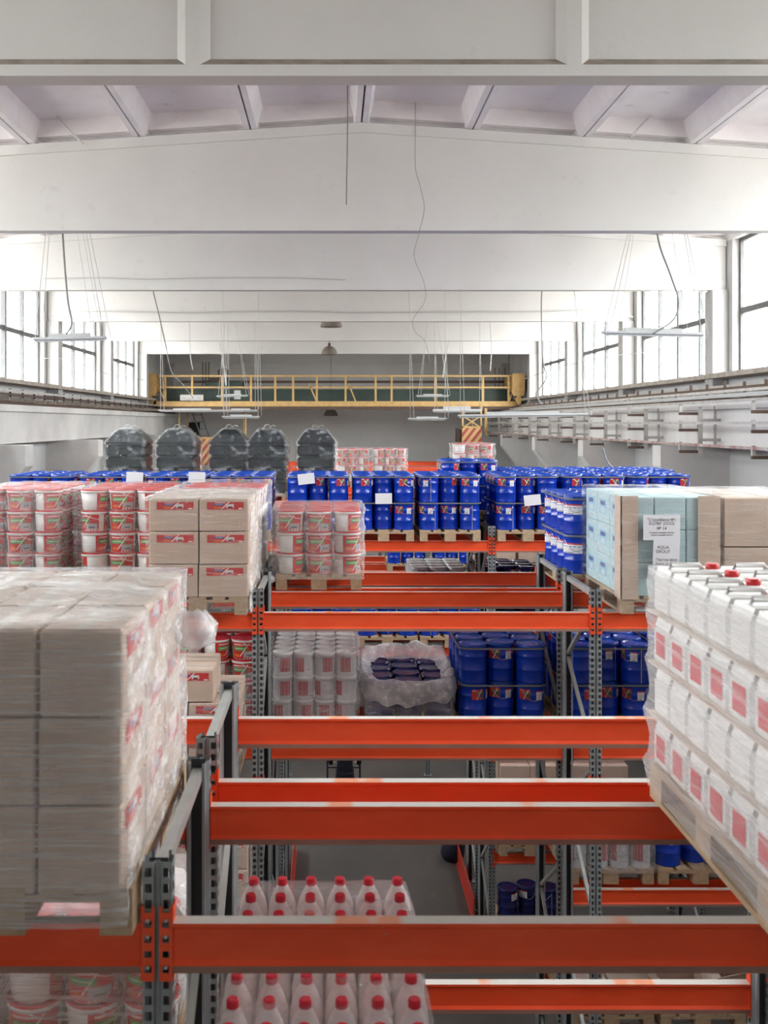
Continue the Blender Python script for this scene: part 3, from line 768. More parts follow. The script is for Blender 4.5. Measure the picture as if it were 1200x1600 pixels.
film(-3.39,-2.50,YB-.03,YB+1.2,L1+.144,L1+.144+.80,'film_mid','clear film round the leftmost bucket load by the picture edge',rings=[L1+.144+BH*i for i in (1,2,3,4)],seed=7)
bucket_pallet(-1.47,YB+.05,L1,'behind the brown cartons',4,sides=(),palf=True)
film(-1.50,-.64,YB+.02,YB+1.25,L1+.144,L1+.144+.82,'film_mid','clear film over the red lids behind the brown cartons',seed=9)
bucket_pallet(-1.50,YB,L2,'second level behind cartons',4,sides=('front',),palf=True)
bucket_pallet(-1.50,4.45,L2,'under the nearest left beam',3,sides=('front',),palf=True,toprows=1,rows=2)
bucket_pallet(-2.35,4.45,L2,'under the nearest left beam, outer',3,sides=('front',),palf=True,toprows=1,rows=2)
film(-1.52,-.66,4.40,5.1,L2+.144,L2+.144+.61,'film_dense','clear film round the buckets under the nearest left beam',rings=[L2+.144+BH*i for i in (1,2,3)],seed=11)
for xx,yy,w,ly in ((.08,24.2,'small far load left of centre',4),(.99,24.2,'small far load right of centre',4),(2.47,20.2,'far load above the raised drums',5)):
    bucket_pallet(xx,yy,L1,w,ly,T=BUCKLOW,low=True,rows=2,toprows=2)
    film(xx-.03,xx+.83,yy-.03,yy+.62,L1+.144,L1+.144+BH*ly+.01,'film_mid','clear film round the '+w,rings=[L1+.144+BH*i for i in range(1,ly+1)],nz=20,nu=40,seed=xx)
bucket_pallet(-4.0,24.2,L1,'far load between black stacks',4,T=BUCKLOW,low=True,rows=1)
for yy,xx,w in ((24.2,.0,'far pair'),):
    pass
# beams carrying the far bucket loads
for y_ in (24.1,25.1):
    rbeam(-.9,1.9,y_,L1,'orange-red beam under the small far bucket loads, %s side'%('near' if y_<25 else 'far'),y_>25); 
frame(-.9,24.1,25.1,'grey upright left of the small far bucket loads'); frame(1.9,24.1,25.1,'grey upright right of the small far bucket loads')
frame(-3.7,24.1,25.1,'grey upright far left behind the black stacks'); rbeam(-3.7,-.9,24.1,L1,'orange-red beam far behind the black stacks, near side'); rbeam(-3.7,-.9,25.1,L1,'orange-red beam far behind the black stacks, far side',True)
frame(-6.5,24.1,25.1,'grey upright by the left wall behind the black stacks'); rbeam(-6.5,-3.7,24.1,L1,'orange-red beam by the left wall, near side'); rbeam(-6.5,-3.7,25.1,L1,'orange-red beam by the left wall, far side',True)

# ---------------------------------------------------------------- cartons
def carton_T(w,d,h,side='front',mat='kraft',lab='lab_carton'):
    g=.004; b=MB(); b.box(g,w-g,g,d-g,0,h-.004,mat,bev=.006)
    T=[]
    if side in ('front','right'):
        if side=='front': q=[(w*.16,.002,h*.66),(w*.9,.002,h*.66),(w*.9,.002,h*.90),(w*.16,.002,h*.90)]
        else: q=[(w-.002,d*.16,h*.62),(w-.002,d*.8,h*.62),(w-.002,d*.8,h*.88),(w-.002,d*.16,h*.88)]
        T.append(('label',MB().quad(q,lab,[(0,0),(1,0),(1,1),(0,1)]).mesh('label'),None,'red printed label'))
    f=MB(); e=.012
    if w>=d:
        f.box(e,w-e,e,d/2-.002,h-.004,h-.001,'kraft2'); f2=MB().box(e,w-e,d/2+.002,d-e,h-.004,h-.001,'kraft2')
        tp=MB().box(0+.006,w-.006,d/2-.022,d/2+.022,h-.001,h-.0003,'tape')
    else:
        f.box(e,w/2-.002,e,d-e,h-.004,h-.001,'kraft2'); f2=MB().box(w/2+.002,w-e,e,d-e,h-.004,h-.001,'kraft2')
        tp=MB().box(w/2-.022,w/2+.022,.006,d-.006,h-.001,h-.0003,'tape')
    T+= [('top_flap',f.mesh('top_flap'),None,None,[('tape',tp.mesh('tape'),None)]),('top_flap',f2.mesh('top_flap'),None)]
    return ('carton',b.mesh('carton'),T)
CA=carton_T(.405,.395,.265); CB=carton_T(.262,.395,.268,'right'); CC=carton_T(.395,.30,.265); CP=carton_T(.395,.39,.26,'none')
def carton_load(T,x,y,z,w,d,h,nx,ny,nz,where,vis=lambda i,j,k:True,jit=.004,labels=True):
    for k in range(nz):
        for j in range(ny):
            for i in range(nx):
                if not vis(i,j,k): continue
                c=T; lab='brown carton, %s layer, %s row, %s column, %s'%(lay_(k,nz),NW[j],['left','middle','right'][int(i*2/max(1,nx-1))] if nx>1 else 'single',where)
                inst(c,(x+i*w+random.uniform(-jit,jit),y+j*d+random.uniform(-jit,jit),z+k*h),random.uniform(-.008,.008),lab,'carton','cartons '+where,skip=() if (k==nz-1) else ('top_flap','tape'))
YC=8.09
pallet(-1.50,YC,L1,'under the six labelled brown cartons, top level')
carton_load(CA,-1.50,YC,L1+.144,.41,.40,.268,2,3,3,'beside the left upright')
film(-1.53,-.66,YC-.02,YC+1.23,L1+.02,L1+.144+.81,'film_h','clear film round the labelled brown cartons at top level',rings=[L1+.144+.268*i for i in (1,2,3)],seed=13,bulge=.012,mat2='film_side')
# foreground load
YF=3.03
pallet(-1.41,YF,L1,'under the big blurred carton stack, nearest left')
carton_load(CB,-1.435,YF,L1+.144-.02,.267,.40,.27,3,3,3,'nearest left stack',vis=lambda i,j,k:True)
film(-1.46,-.616,YF-.02,YF+1.22,L1+.03,L1+.144+.80,'film_dense','thick clear film round the big nearest carton stack',rings=[L1+.124+.27*i for i in (1,2,3)],bulge=.008,seed=17,rough=.007,mat2='film_side')
tuft(-.58,YF+1.1,L1+.70,'loose tail of film at the far corner of the nearest carton stack',.09)
# second level left bay, third row
pallet(-1.58,YC,L2,'under the cartons at second level, left bay')
carton_load(CC,-1.58,YC+.02,L2+.144,.40,.31,.27,2,3,2,'second level left bay')
carton_load(CC,-1.37,YC+.02,L2+.144+.54,.40,.31,.27,1,2,1,'topmost single column, second level')
film(-1.60,-.76,YC-.02,YC+1.2,L2+.1,L2+.144+.55,'film_h','clear film round the second-level cartons in the left bay',seed=19,top=False)
pallet(-1.50,YC,L3,'under the cartons at third level, left bay')
carton_load(CA,-1.50,YC,L3+.144,.41,.40,.268,2,2,3,'third level left bay',vis=lambda i,j,k:j==0 or k==2)
film(-1.53,-.66,YC-.02,YC+1.2,L3+.1,L3+.144+.82,'film_h','clear film round the third-level cartons in the left bay',seed=23,top=False)
pallet(-1.45,4.5-1.3,L2,'at the second level under the nearest carton stack',hidden=True)
# dark cartons seen below
pallet(2.2,13.1,L4,'under the dark cartons, lowest beam far right bay')
carton_load(CP,2.2,13.1,L4+.144,.40,.40,.262,2,1,4,'lowest beam, right bay')
pallet(3.1,13.1,L4,'under the second dark carton stack, lowest beam'); carton_load(CP,3.1,13.1,L4+.144,.40,.40,.262,2,1,4,'lowest beam, outer right bay')
pallet(.6,15.5+.1,0.0,'on the floor beyond the passage guards',far=True) if False else None
pallet(2.22,9.35,L4,'under the plain cartons, bottom right'); carton_load(CP,2.22,9.35,L4+.144,.40,.40,.262,2,2,1,'bottom level beside open carton')
def open_carton(x,y,z,label,rz=0):
    w,d,h=.42,.34,.27; m=MB(); t=.006
    m.box(0,w,0,t,0,h,'kraft'); m.box(0,w,d-t,d,0,h,'kraft'); m.box(0,t,t,d-t,0,h,'kraft'); m.box(w-t,w,t,d-t,0,h,'kraft'); m.box(t,w-t,t,d-t,0,t,'kraft')
    r=link('open_carton',m.mesh('open_carton'),None,(x,y,z),(0,0,rz)); tag(r,label,'carton')
    for a,b in (((0,0,h),(w,0,h)),((0,d,h),(w,d,h)),((0,0,h),(0,d,h)),((w,0,h),(w,d,h))):
        a=Vector(a);b=Vector(b); c=Vector((w/2,d/2,h)); out=((a+b)/2-c).normalized()*.13+Vector((0,0,.08))
        link('flap',MB().quad([a,b,b+out,a+out],'kraft2').mesh('flap'),r)
    link('label',MB().quad([(w*.65,-.001,.05),(w*.9,-.001,.05),(w*.9,-.001,.14),(w*.65,-.001,.14)],'lab_white',[(0,0),(1,0),(1,1),(0,1)]).mesh('label'),r)
pallet(3.08,9.35,L4,'under the open cartons, bottom right')
open_carton(3.10,9.36,L4+.144,'open brown carton with raised flaps, bottom right shelf'); open_carton(3.60,9.45,L4+.15,'second open brown carton, tilted, bottom right shelf',.3)
# plain brown blocks behind at second level
pallet(2.9,20.1,L2,'under the far plain cartons',far=True); carton_load(CP,2.9,20.1,L2+.144,.40,.40,.262,2,1,3,'far second level')
pallet(3.75,20.1,L2,'under the farther plain cartons',far=True); carton_load(CP,3.75,20.1,L2+.144,.40,.40,.262,2,1,3,'far second level outer')

# pale blue boxes with corner boards and notices
gx,gy=2.36,8.13
pallet(gx,gy,L1,'under the pale blue boxes')
GB=MB().box(.003,.255,.003,.395,0,.268,'lightblue',bev=.006)
GT=('pale_blue_box',GB.mesh('pale_blue_box'),[('label',MB().quad([(.001,.36,.05),(.001,.06,.05),(.001,.06,.24),(.001,.36,.24)],'lab_glove',[(0,0),(1,0),(1,1),(0,1)]).mesh('label'),None,'blue printed picture')])
for k in range(3):
    for j in range(3):
        for i in range(3):
            if not (j==0 or i==0 or k==2 or i==2): continue
            inst(GT,(gx+.01+.26*i,gy+.01+.395*j,L1+.144+.27*k),0,'pale blue box, %s layer, %s row from front, %s'%(lay_(k,3),NW[j],CNm[i]),'box','pale blue boxes')
for i,(a,b,c,d,w) in enumerate(((gx-.012,gx+.13,gy-.012,gy-.002,'left'),(gx+.62,gx+.79,gy-.012,gy-.002,'right'))):
    m=MB().box(a,b,c,d,L1+.12,L1+.144+.82,'kraft')
    if i==0: m.box(gx-.012,gx-.002,gy-.012,gy+.17,L1+.12,L1+.144+.82,'kraft')
    else: m.box(gx+.79,gx+.80,gy-.012,gy+.15,L1+.12,L1+.144+.82,'kraft')
    tag(link('corner_board',m.mesh('corner_board')),'brown cardboard corner board at the %s edge of the pale blue boxes'%w,'corner board')
film(gx-.03,gx+.82,gy-.03,gy+1.22,L1+.02,L1+.144+.84,'film_h','shiny clear film round the pale blue boxes',rings=[L1+.144+.27*i for i in (1,2,3)],seed=29,bulge=.006,rough=.006)
def sheet(x,z,w,h,rz,label,lines,y):
    r=link('notice',MB().box(0,w,-.001,.0,0,h,'paper').mesh('notice'),None,(x,y,z),(0,rz,0)); tag(r,label,'notice')
    for txt,lx,lz,s in lines:
        c=bpy.data.curves.new('text','FONT'); c.body=txt; c.size=s; c.align_x='CENTER'; c.extrude=.0003; c.materials.append(M['ink'])
        tmp=bpy.data.objects.new('tmp_text',c); COL.objects.link(tmp); bpy.context.view_layer.update(); me_=bpy.data.meshes.new_from_object(tmp.evaluated_get(bpy.context.evaluated_depsgraph_get())); bpy.data.objects.remove(tmp); o=bpy.data.objects.new('lettering',me_); COL.objects.link(o); o.parent=r; o.location=(lx,-.002,lz); o.rotation_euler=(PI/2,0,0)
ys=gy-.045
sheet(X(1005,ys),Z(844,ys),.30,.205,0,'upper white notice on the pale blue boxes',[('"Стройбаза №1',.15,.155,.032),('БЦЛМ" (ООО)',.15,.125,.032),('№ 14',.15,.085,.034),('Строительная смесь',.15,.055,.020),('строительная смесь',.15,.036,.018)],ys)
sheet(X(1019,ys),Z(897,ys),.215,.285,.035,'lower white notice on the pale blue boxes',[('AQUA',.08,.21,.034),('GROUT',.08,.175,.034),('Партия 0029',.11,.11,.030),('Дата 12.11.20',.11,.075,.030)],ys-.004)
# brown load at the right edge
pallet(3.19,8.13,L1,'under the brown cartons by the right picture edge')
carton_load(carton_T(.4,.4,.4,'none'),3.19,8.13,L1+.144,.405,.40,.405,2,3,2,'right of the pale blue boxes')
film(3.16,4.03,8.10,9.35,L1+.1,L1+.144+.82,'film_h','clear film round the brown cartons right of the pale blue boxes',seed=31)

# ---------------------------------------------------------------- white pails and tins
def can_T(R,H,lid='white_plastic',body='tin',lab='lab_can'):
    b=MB().lathe([(R-.006,0),(R-.002,.004),(R-.004,.01),(R-.004,H-.03),(R-.001,H-.026),(R-.001,H-.018)],body,18)
    l=MB().lathe([(R-.002,H-.018),(R,H-.012),(R,H-.003),(R-.006,H),(R-.012,H-.008),(.01,H-.006)],lid,18)
    a=-PI/2; lb=curved(MB(),R-.003,R-.003,a-1.0,a+.9,H*.2,H*.8,lab,6)
    return ('pail',b.mesh('pail'),[('lid',l.mesh('lid'),None),('label',lb.mesh('label'),None,'label with a red block')])
CAN=can_T(.0985,.222); TIN=can_T(.134,.24,'tinlid','tin'); REDCAN=can_T(.0985,.33)
def can_load(T,x,y,z,R,H,nx,ny,nz,where,kind,vis=None):
    for k in range(nz):
        for j in range(ny):
            for i in range(nx):
                if not (k==nz-1 or j==0): continue
                cn=['left','inner left','inner right','right'][i] if nx==4 else CNm[i]
                inst(T,(x+R+i*(2*R+.002),y+R+j*(2*R+.002),z+k*H),random.choice([0,.4,-.5,.8]),'%s, %s layer, %s row, %s, %s'%(kind,lay_(k,nz),NW[j],cn,where),'pail',kind+'s '+where)
pallet(-.57,YB,L2,'under the white pails')
can_load(CAN,-.57,YB+.0,L2+.144,.0985,.222,4,6,3,'in film','white pail')
film(-.59,.25,YB-.02,YB+1.22,L2+.1,L2+.144+.675,'film_mid','clear film round the white pails at second level',rings=[L2+.144+.222*i for i in (1,2,3)],bulge=.016,seed=37)
pallet(1.13,14.4,L2,'under the grey-lidded tins',far=True)
can_load(TIN,1.13,14.42,L2+.144,.134,.24,3,4,3,'between the beams','grey-lidded tin')
pallet(2.2,YB,L3,'under the red-labelled tins, third level right')
can_load(REDCAN,2.2,YB,L3+.144,.0985,.33,4,2,1,'third level','red-labelled tin')
film(2.18,3.02,YB-.02,YB+1.2,L3+.1,L3+.144+.34,'film_mid','clear film round the red-labelled tins at third level',seed=41,rings=[L3+.144])

# film bag open at the top round the navy drums
film(.30,1.14,YB-.01,YB+1.17,L2+.02,L2+.144+.38,'film_mid','lower skirt of clear film round the open bagged drums',top=False,seed=43,rough=.02)
def bag():
    m=MB(); nu=72; cx,cy=.72,YB+.58; z0=L2+.144+.36; b0=len(m.v)
    prof=[(1.03,-.16),(1.08,-.06),(1.06,.03),(1.0,.06),(.92,.05),(.83,.02),(.76,.014)]
    for s,dz in prof:
        for i in range(nu):
            a=2*PI*i/nu; sq=(abs(math.cos(a))**4+abs(math.sin(a))**4)**(-.25)
            x=math.cos(a)*sq*.44*s; y=math.sin(a)*sq*.62*s; nn=noise.noise(Vector((x*9,y*9,dz*20)))
            up=.09*max(0,math.sin(a))*(s>.9)*(dz>0)
            m.v.append((x*(1+.07*nn),y*(1+.05*nn),dz*(1+.5*nn)+up+.015*nn))
    for j in range(len(prof)-1):
        for i in range(nu): m.face((b0+j*nu+i,b0+j*nu+(i+1)%nu,b0+(j+1)*nu+(i+1)%nu,b0+(j+1)*nu+i),'film_bag',None,True)
    tag(link('film_bag',m.mesh('film_bag'),None,(cx,cy,z0)),'crumpled open film collar round the top of the navy drums','stretch film')
bag()

# ---------------------------------------------------------------- bottles
def bottle_T():
    R=.0585; H=.31; b=MB()
    b.lathe([(R*.85,0),(R,.01),(R,.17),(R*.96,.19),(R*.84,.22),(R*.62,.25),(R*.42,.272),(.02,.284)],'bottle',20)
    c=MB().lathe([(.0205,.280),(.0215,.283),(.0205,.304),(.017,.308)],'pink_red',14)
    h=MB().tube([(0,-R*.62,.225),(0,-R*.95,.20),(0,-R*1.03,.17),(0,-R*.95,.145)],.009,'bottle',6)
    return ('bottle',b.mesh('bottle'),[('cap',c.mesh('cap'),None,'red screw cap'),('handle',h.mesh('handle'),None)])
BOT=bottle_T(); bx0,by0=-.03-.118*2.5,3.09
pallet(-.42,3.03,L2,'under the red-capped white bottles')
hid=MB(); zt=L2+.144+.62+.02
for j in range(8):
    for i in range(6):
        x=bx0+.118*i; y=by0+.143*j
        inst(BOT,(x,y,zt),random.uniform(-.3,.3),'white bottle with red cap, %s row from front, %s of six'%(NW[j],['leftmost','second','third','fourth','fifth','rightmost'][i]),'bottle','white bottles in film')
        for k in (0,1): hid.lathe([(.055,k*.31),(.055,k*.31+.2),(.02,k*.31+.3),(.02,k*.31+.309)],'bottle',10,c=(x,y))
tag(link('hidden_bottles',hid.mesh('hidden_bottles'),None,(0,0,L2+.144)),'lower layers of white bottles under the top layer','bottle',None,'stuff')
film(bx0-.075,bx0+.118*5+.075,by0-.075,by0+.143*7+.075,L2+.1,zt+.285,'film_mid','clear film draped over the red-capped white bottles',seed=47,taper=lambda w:1-.08*max(0,(w-.8)/.2)**1.5)

# ---------------------------------------------------------------- canisters
def canister_T():
    w,d,h=.258,.19,.205; b=MB(); b.box(.003,w-.003,.003,d-.003,0,h-.052,'white_plastic',bev=.014)
    b.prism([(.008,h-.055),(w-.008,h-.055),(w-.02,h-.022),(.02,h-.022)],'y',.012,d-.012,'white_plastic')
    hd=MB().tube([(.035,d/2,h-.03),(.045,d/2,h-.006),(.16,d/2,h-.006),(.175,d/2,h-.03)],.011,'white_plastic',8)
    c=MB().lathe([(.024,h-.024),(.026,h-.018),(.026,h+.0),(.022,h+.002)],'red_plastic',16,c=(w-.045,d/2))
    lb=MB().quad([(.001,d*.78,.035),(.001,d*.22,.035),(.001,d*.22,.13),(.001,d*.78,.13)],'lab_red')
    return ('canister',b.mesh('canister'),[('handle',hd.mesh('handle'),None),('cap',c.mesh('cap'),None,'red screw cap'),('label',lb.mesh('label'),None,'red label')])
CNT=canister_T(); kx,ky=1.338,2.97
pallet(kx-.01,ky,L1,'under the white canisters, right')
hid=MB()
for k in range(4):
    for j in range(6):
        for i in range(3):
            x,y,z=kx+.262*i,ky+.02+.197*j,L1+.144+.212*k
            if k==3 or i==0 or j==5:
                inst(CNT,(x,y,z),random.uniform(-.01,.01),'white canister with red cap, %s layer, %s row from front, %s'%(lay_(k,4),NW[j],CNm[i]),'canister','white canisters', skip=('label',) if k==3 or k==1 else ())
            else: hid.box(x+.01,x+.25,y+.01,y+.185,z,z+.19,'white_plastic')
    if k: 
        tag(link('layer_sheet',MB().box(kx-.015,kx+.80,ky-.0,ky+1.215,-.004,.003,'kraft2').mesh('layer_sheet'),None,(0,0,L1+.144+.212*k-.004)),'brown card sheet between canister layers, %s from top'%['','third','second','first'][k],'card sheet')
tag(link('hidden_canisters',hid.mesh('hidden_canisters')),'more white canisters inside the film-wrapped load','canister',None,'stuff')
film(kx-.018,kx+.81,ky-.01,ky+1.23,L1+.04,L1+.144+.212*4-.03,'film_dense','thick clear film round the white canisters at the right',rings=[L1+.14+.212*i for i in (0,1,2,3)],bulge=.022,seed=53,rough=.010,top=False)

# ---------------------------------------------------------------- black stacks
def black_stack(px,w,where,Y=19.95,n=4,small=False,topw=.5):
    x=X(px,Y); 
    pallet(x,Y,L1,'under the black wrapped stack '+where,far=True)
    z=L1+.144; h=.246
    for k in range(n):
        m=MB().box(.02,.78,.02,1.1,.004,h-.004,'black',bev=.045)
        tag(link('black_sack',m.mesh('black_sack'),None,(x,Y,z+k*h)),'flat black sack, %s layer, stack %s'%(lay_(k,n+1),where),'sack','black sacks '+where)
    m=MB(); z1=.30; a=.04; t0=.4-.4*topw; b=len(m.v)
    for zz,i,j in ((0,.03,.05),(.05,.0+.02,.02),(z1*.85,t0*.85,.25),(z1,t0+.03,.3)):
        m.v+=[(i,j,zz),(.8-i,j,zz),(.8-i,1.15-j,zz),(i,1.15-j,zz)]
    for r in range(3):
        for i in range(4): m.face((b+r*4+i,b+r*4+(i+1)%4,b+r*4+4+(i+1)%4,b+r*4+4+i),'black')
    m.face((b+12,b+13,b+14,b+15),'black'); m.face((b+3,b+2,b+1,b),'black')
    tag(link('black_sack',m.mesh('black_sack'),None,(x,Y,z+n*h)),'tapered black sack topping the stack '+where,'sack','black sacks '+where)
    H=n*h+z1
    def tp(w_):
        zz=w_*H
        return 1 if zz<n*h+.04 else 1-(1-topw)*((zz-n*h-.04)/(z1-.04))
    film(x-.02,x+.82,Y-.02,Y+1.17,z-.05,z+H+.02,'film_dk','crinkled clear film round the black stack '+where,rings=[z+h*i for i in range(1,n+1)],bulge=.03,taper=tp,nu=56,nz=30,seed=px,rough=.014)
    ear=MB().tube([(0,0,0),(.03,0,.06),(.1,0,.07),(.13,0,.02),(.2,0,.06),(.25,0,.03)],.006,'film_bag',5)
    tag(link('film_tail',ear.mesh('film_tail'),None,(x+.3,Y+.5,z+H+.03)),'loose twisted film end on top of the black stack '+where,'stretch film')
black_stack(163,65,'first from the left wall'); black_stack(242,65,'second from the left wall')
black_stack(325,60,'shorter, before the striped panel',topw=.38,small=False); black_stack(386,60,'fourth from the left wall'); black_stack(463,62,'right of the others with loops on top')

# ---------------------------------------------------------------- crane bridge
cy=38.6
cr=empty('overhead_crane',(0,cy,0)); tag(cr,'ochre bridge crane with railed walkway spanning the far hall','crane')
def cp(name,m): return link(name,m.mesh(name),cr)
def cb(name,x0,x1,py0,py1,y0=0,y1=.08,k='ochre'): return cp(name,MB().box(X(x0,cy),X(x1,cy),y0,y1,Z(py1,cy),Z(py0,cy),k))
cb('bottom_rail',244,808,627,635,0,.1); cb('top_rail',248,806,586,589,0,.06); cb('mid_rail',248,806,604,606.5,0,.05)
cb('walkway',246,808,635,640,0,.9,'brown'); cb('girder',248,808,607,632,.9,1.3,'green'); cb('far_top_rail',270,808,592,596,1.6,1.66,'brown')
for xx in (258,300,347,392,430,458,495,540,587,612,680,755,795): cb('railing_post',xx-1.6,xx+1.6,588,628,.01,.06)
for x0,x1 in ((246,258),(483,495),(545,556),(806,795)):
    cp('railing_brace',MB().bar((X(x0,cy),.03,Z(600,cy)),(X(x1,cy),.03,Z(628,cy)),.06,.05,'ochre'))
for s,xa,xb in ((-1,228,246),(1,799,818)):
    m=MB(); m.prism([(X(xa,cy),Z(584,cy)),(X(xa,cy),Z(605,cy)),(X(xa-1,cy),Z(613,cy)),(X((xa+xb)/2-1,cy),Z(633,cy)),(X((xa+xb)/2+2,cy),Z(633,cy)),(X(xb,cy),Z(613,cy)),(X(xb,cy),Z(584,cy))],'y',-.25,-.1,'ochre')
    m.box(X(xa,cy),X(xb,cy),-.1,1.6,Z(612,cy),Z(586,cy),'ochre'); cp('end_carriage',m)
    for d in (-.13,.13):
        cp('port',MB().box(X((xa+xb)/2,cy)+d-.05,X((xa+xb)/2,cy)+d+.05,-.262,-.25,Z(622,cy),Z(619,cy),'dark'))
cb('control_box',282,318,617,626,-.1,.0,'rail_pale'); cb('control_box',366,376,610,624,-.05,.0,'rail_pale')
m=MB(); m.box(X(315,cy),X(375,cy),1.0,1.9,Z(604,cy),Z(595,cy),'green'); m.box(X(322,cy),X(350,cy),1.1,1.7,Z(594,cy),Z(588,cy),'brown'); m.lathe([(.22,-.0),(.22,.3),(.1,.4)],'brown',14,c=(X(343,cy),1.4)); 
n0=len(m.v)-42
for i in range(n0,len(m.v)): m.v[i]=(m.v[i][0],m.v[i][1],m.v[i][2]+Z(588,cy))
cp('trolley',m)
for a in (308,313,318): cp('trolley_post',MB().box(X(a,cy),X(a+1.4,cy),1.5,1.55,Z(604,cy),Z(562,cy),'brown'))
for a in (783,790,799): cp('trolley_post',MB().box(X(a,cy),X(a+1,cy),1.5,1.55,Z(604,cy),Z(571,cy),'brown'))
# cab towers
def cab(x0,x1,pt,pb,xs0,xs1,ps0,ps1,label,y):
    r=empty('crane_cab',(0,y,0)); tag(r,label,'crane cab')
    def b(n,a,c,p,q,y0,y1,k='ochre'): link(n,MB().box(X(a,y),X(c,y),y0,y1,Z(q,y),Z(p,y),k).mesh(n),r)
    b('post',x0,x0+2.2,pt,pb,0,.07); b('post',x1-2.2,x1,pt,pb,0,.07); b('post',x0+7,x0+9,pt,pb,1.1,1.17); b('post',x1-9,x1-7,pt,pb,1.1,1.17)
    b('side_wall',xs0-5,xs0-4.5,ps0,ps1,0,1.1,'brown'); b('back_wall',xs0,xs1,ps0+2,ps1,1.1,1.15,'brown'); b('cab_floor',xs0,xs1,ps1-2,ps1,0,1.1,'brown')
    m=MB(); A,B,C,D=X(xs0,y),X(xs1,y),Z(ps1,y),Z(ps0,y); m.box(A,B,0,.03,C,D,'ochre'); m.quad([(A,-.002,C),(B,-.002,C),(B,-.002,D),(A,-.002,D)],'stripe',[(0,0),((B-A)/.95,0),((B-A)/.95,(D-C)/.95),(0,(D-C)/.95)])
    o=link('striped_panel',m.mesh('striped_panel'),r); o['label']='red and ochre diagonal warning stripes'
    b('top_bar',xs0,xs1,ps0-3,ps0,0,.05)
    if x1-x0<50:
        link('cross_brace',MB().bar((X(x0,y),.03,Z(ps0,y)),(X(x1,y),.03,Z(ps0-20,y)),.05,.04,'ochre').mesh('cross_brace'),r)
        link('cross_brace',MB().bar((X(x1,y),.05,Z(ps0,y)),(X(x0,y),.05,Z(ps0-20,y)),.05,.04,'ochre').mesh('cross_brace'),r)
cab(722,753,632,700,722,753,669,699,'ochre crane cab with warning stripes, under the crane at right',38.2)
cab(279,385,640,730,302,385,686,727,'large ochre crane cab with striped panel, under the crane at left',39.3)
cb('hanging_pole',757,761,638,681,-.05,.03)
lad=empty('ladder',(X(300,41),41.2,0)); tag(lad,'grey leaning ladder behind the left crane cab','ladder')
for d in (0,.35): link('stile',MB().bar((d,0,Z(645,41)),(2.3+d,1.5,.03),.04,.05,'cable').mesh('stile'),lad)
for i in range(25): link('rung',MB().bar((.09*i+.02,.06*i,Z(645,41)-.293*i-.08),(.37+.09*i,.06*i,Z(645,41)-.293*i-.08),.03,.03,'cable').mesh('rung'),lad)
tag(link('wall_opening',MB().box(X(294,43.5),X(312,43.5),-.05,0,Z(680,43.5),Z(660,43.5),'dark').mesh('wall_opening'),None,(0,43.6,0)),'small dark opening in the grey end wall','opening')

# ---------------------------------------------------------------- conductor rails on the right wall
for i in range(9):
    y=14.55+3.05*i if i else 14.55; r=empty('rail_bracket',(6.5,y,ZC)); tag(r,'grey steel bracket on the right wall, %s from the camera'%['first','second','third','fourth','fifth','sixth','seventh','eighth','ninth'][i],'bracket','brackets of the conductor rails')
    link('post',MB().box(-.05,.03,-.03,.03,-.56,.29,'rail_pale').mesh('post'),r)
    for zz in (.17,-.12,-.5):
        a=link('arm',MB().box(-.38,-.05,-.025,.025,zz-.03,zz+.02,'brown').box(-.38,-.33,-.025,.025,zz+.02,zz+.17,'rail_pale').mesh('arm'),r)
    for zz in (.05,-.3): link('standoff',MB().box(.03,.42,-.025,.025,zz-.025,zz+.025,'rail_pale').mesh('standoff'),r)
    link('back_post',MB().box(.23,.28,-.02,.02,-.42,.3,'rail_pale').mesh('back_post'),r)
for zz,k,w in ((.345,'rail_pale','topmost'),(.0,'rail_pale','middle'),(-.37,'rust','lowest')):
    tag(link('conductor_rail',MB().box(-.02,.02,-2,41,-.022,.022,k).mesh('conductor_rail'),None,(6.145,0,ZC+zz)),'long thin horizontal rail on the right wall, '+w,'rail')
tag(link('white_trunking',MB().box(-.05,.05,-2,40,-.03,.03,'lamp_white').mesh('white_trunking'),None,(6.62,0,ZC+.46)),'white cable trunking on the runway beam, right wall','trunking')
# hooks and bars along both runway ledges
for s,x in ((1,7.05),(-1,-6.9)):
    rr=empty('busbar_rack',(x,0,ZC+.5)); tag(rr,'rusty busbar rack on the ledge below the %s windows'%('right' if s>0 else 'left'),'busbar rack')
    for j,d in enumerate((-.18,0,.18)):
        link('busbar',MB().box(-.015,.015,2,43,-.02,.03,'brown' if j==1 else 'rail_pale').mesh('busbar'),rr,(d,0,.05+.06*j))
    cl=MB().box(-.26,.26,-.035,.035,-.06,.02,'sill').box(-.02,.02,-.02,.02,.02,.22,'brown').mesh('clamp')
    for j in range(44): link('clamp',cl,rr,(0,6+.85*j,random.uniform(-.01,.03)))
# ---------------------------------------------------------------- lamps and wires
def px3(px,py,Y): return Vector((X(px,Y),Y,Z(py,Y)))
def wire(name,pts,Y,label,r=.008,k='cable',n=5):
    P=[px3(a,b,Y if len(q)==0 else q[0]) for a,b,*q in pts]
    if abs(P[0].x-P[1].x)<.3*abs(P[0].z-P[1].z) and 'sagging' not in label and zr(P[0].x)+.1>P[0].z: P.insert(0,Vector((P[0].x,P[0].y,zr(P[0].x)+.31)))
    out=[]
    for i in range(len(P)-1):
        p0=P[max(i-1,0)];p1=P[i];p2=P[i+1];p3=P[min(i+2,len(P)-1)]
        for j in range(6):
            t=j/6; out.append(.5*((2*p1)+(p2-p0)*t+(2*p0-5*p1+4*p2-p3)*t*t+(3*p1-p0-3*p2+p3)*t**3))
    out.append(P[-1]); return tag(link(name,MB().tube(out,r,k,n).mesh(name)),label,'cable')
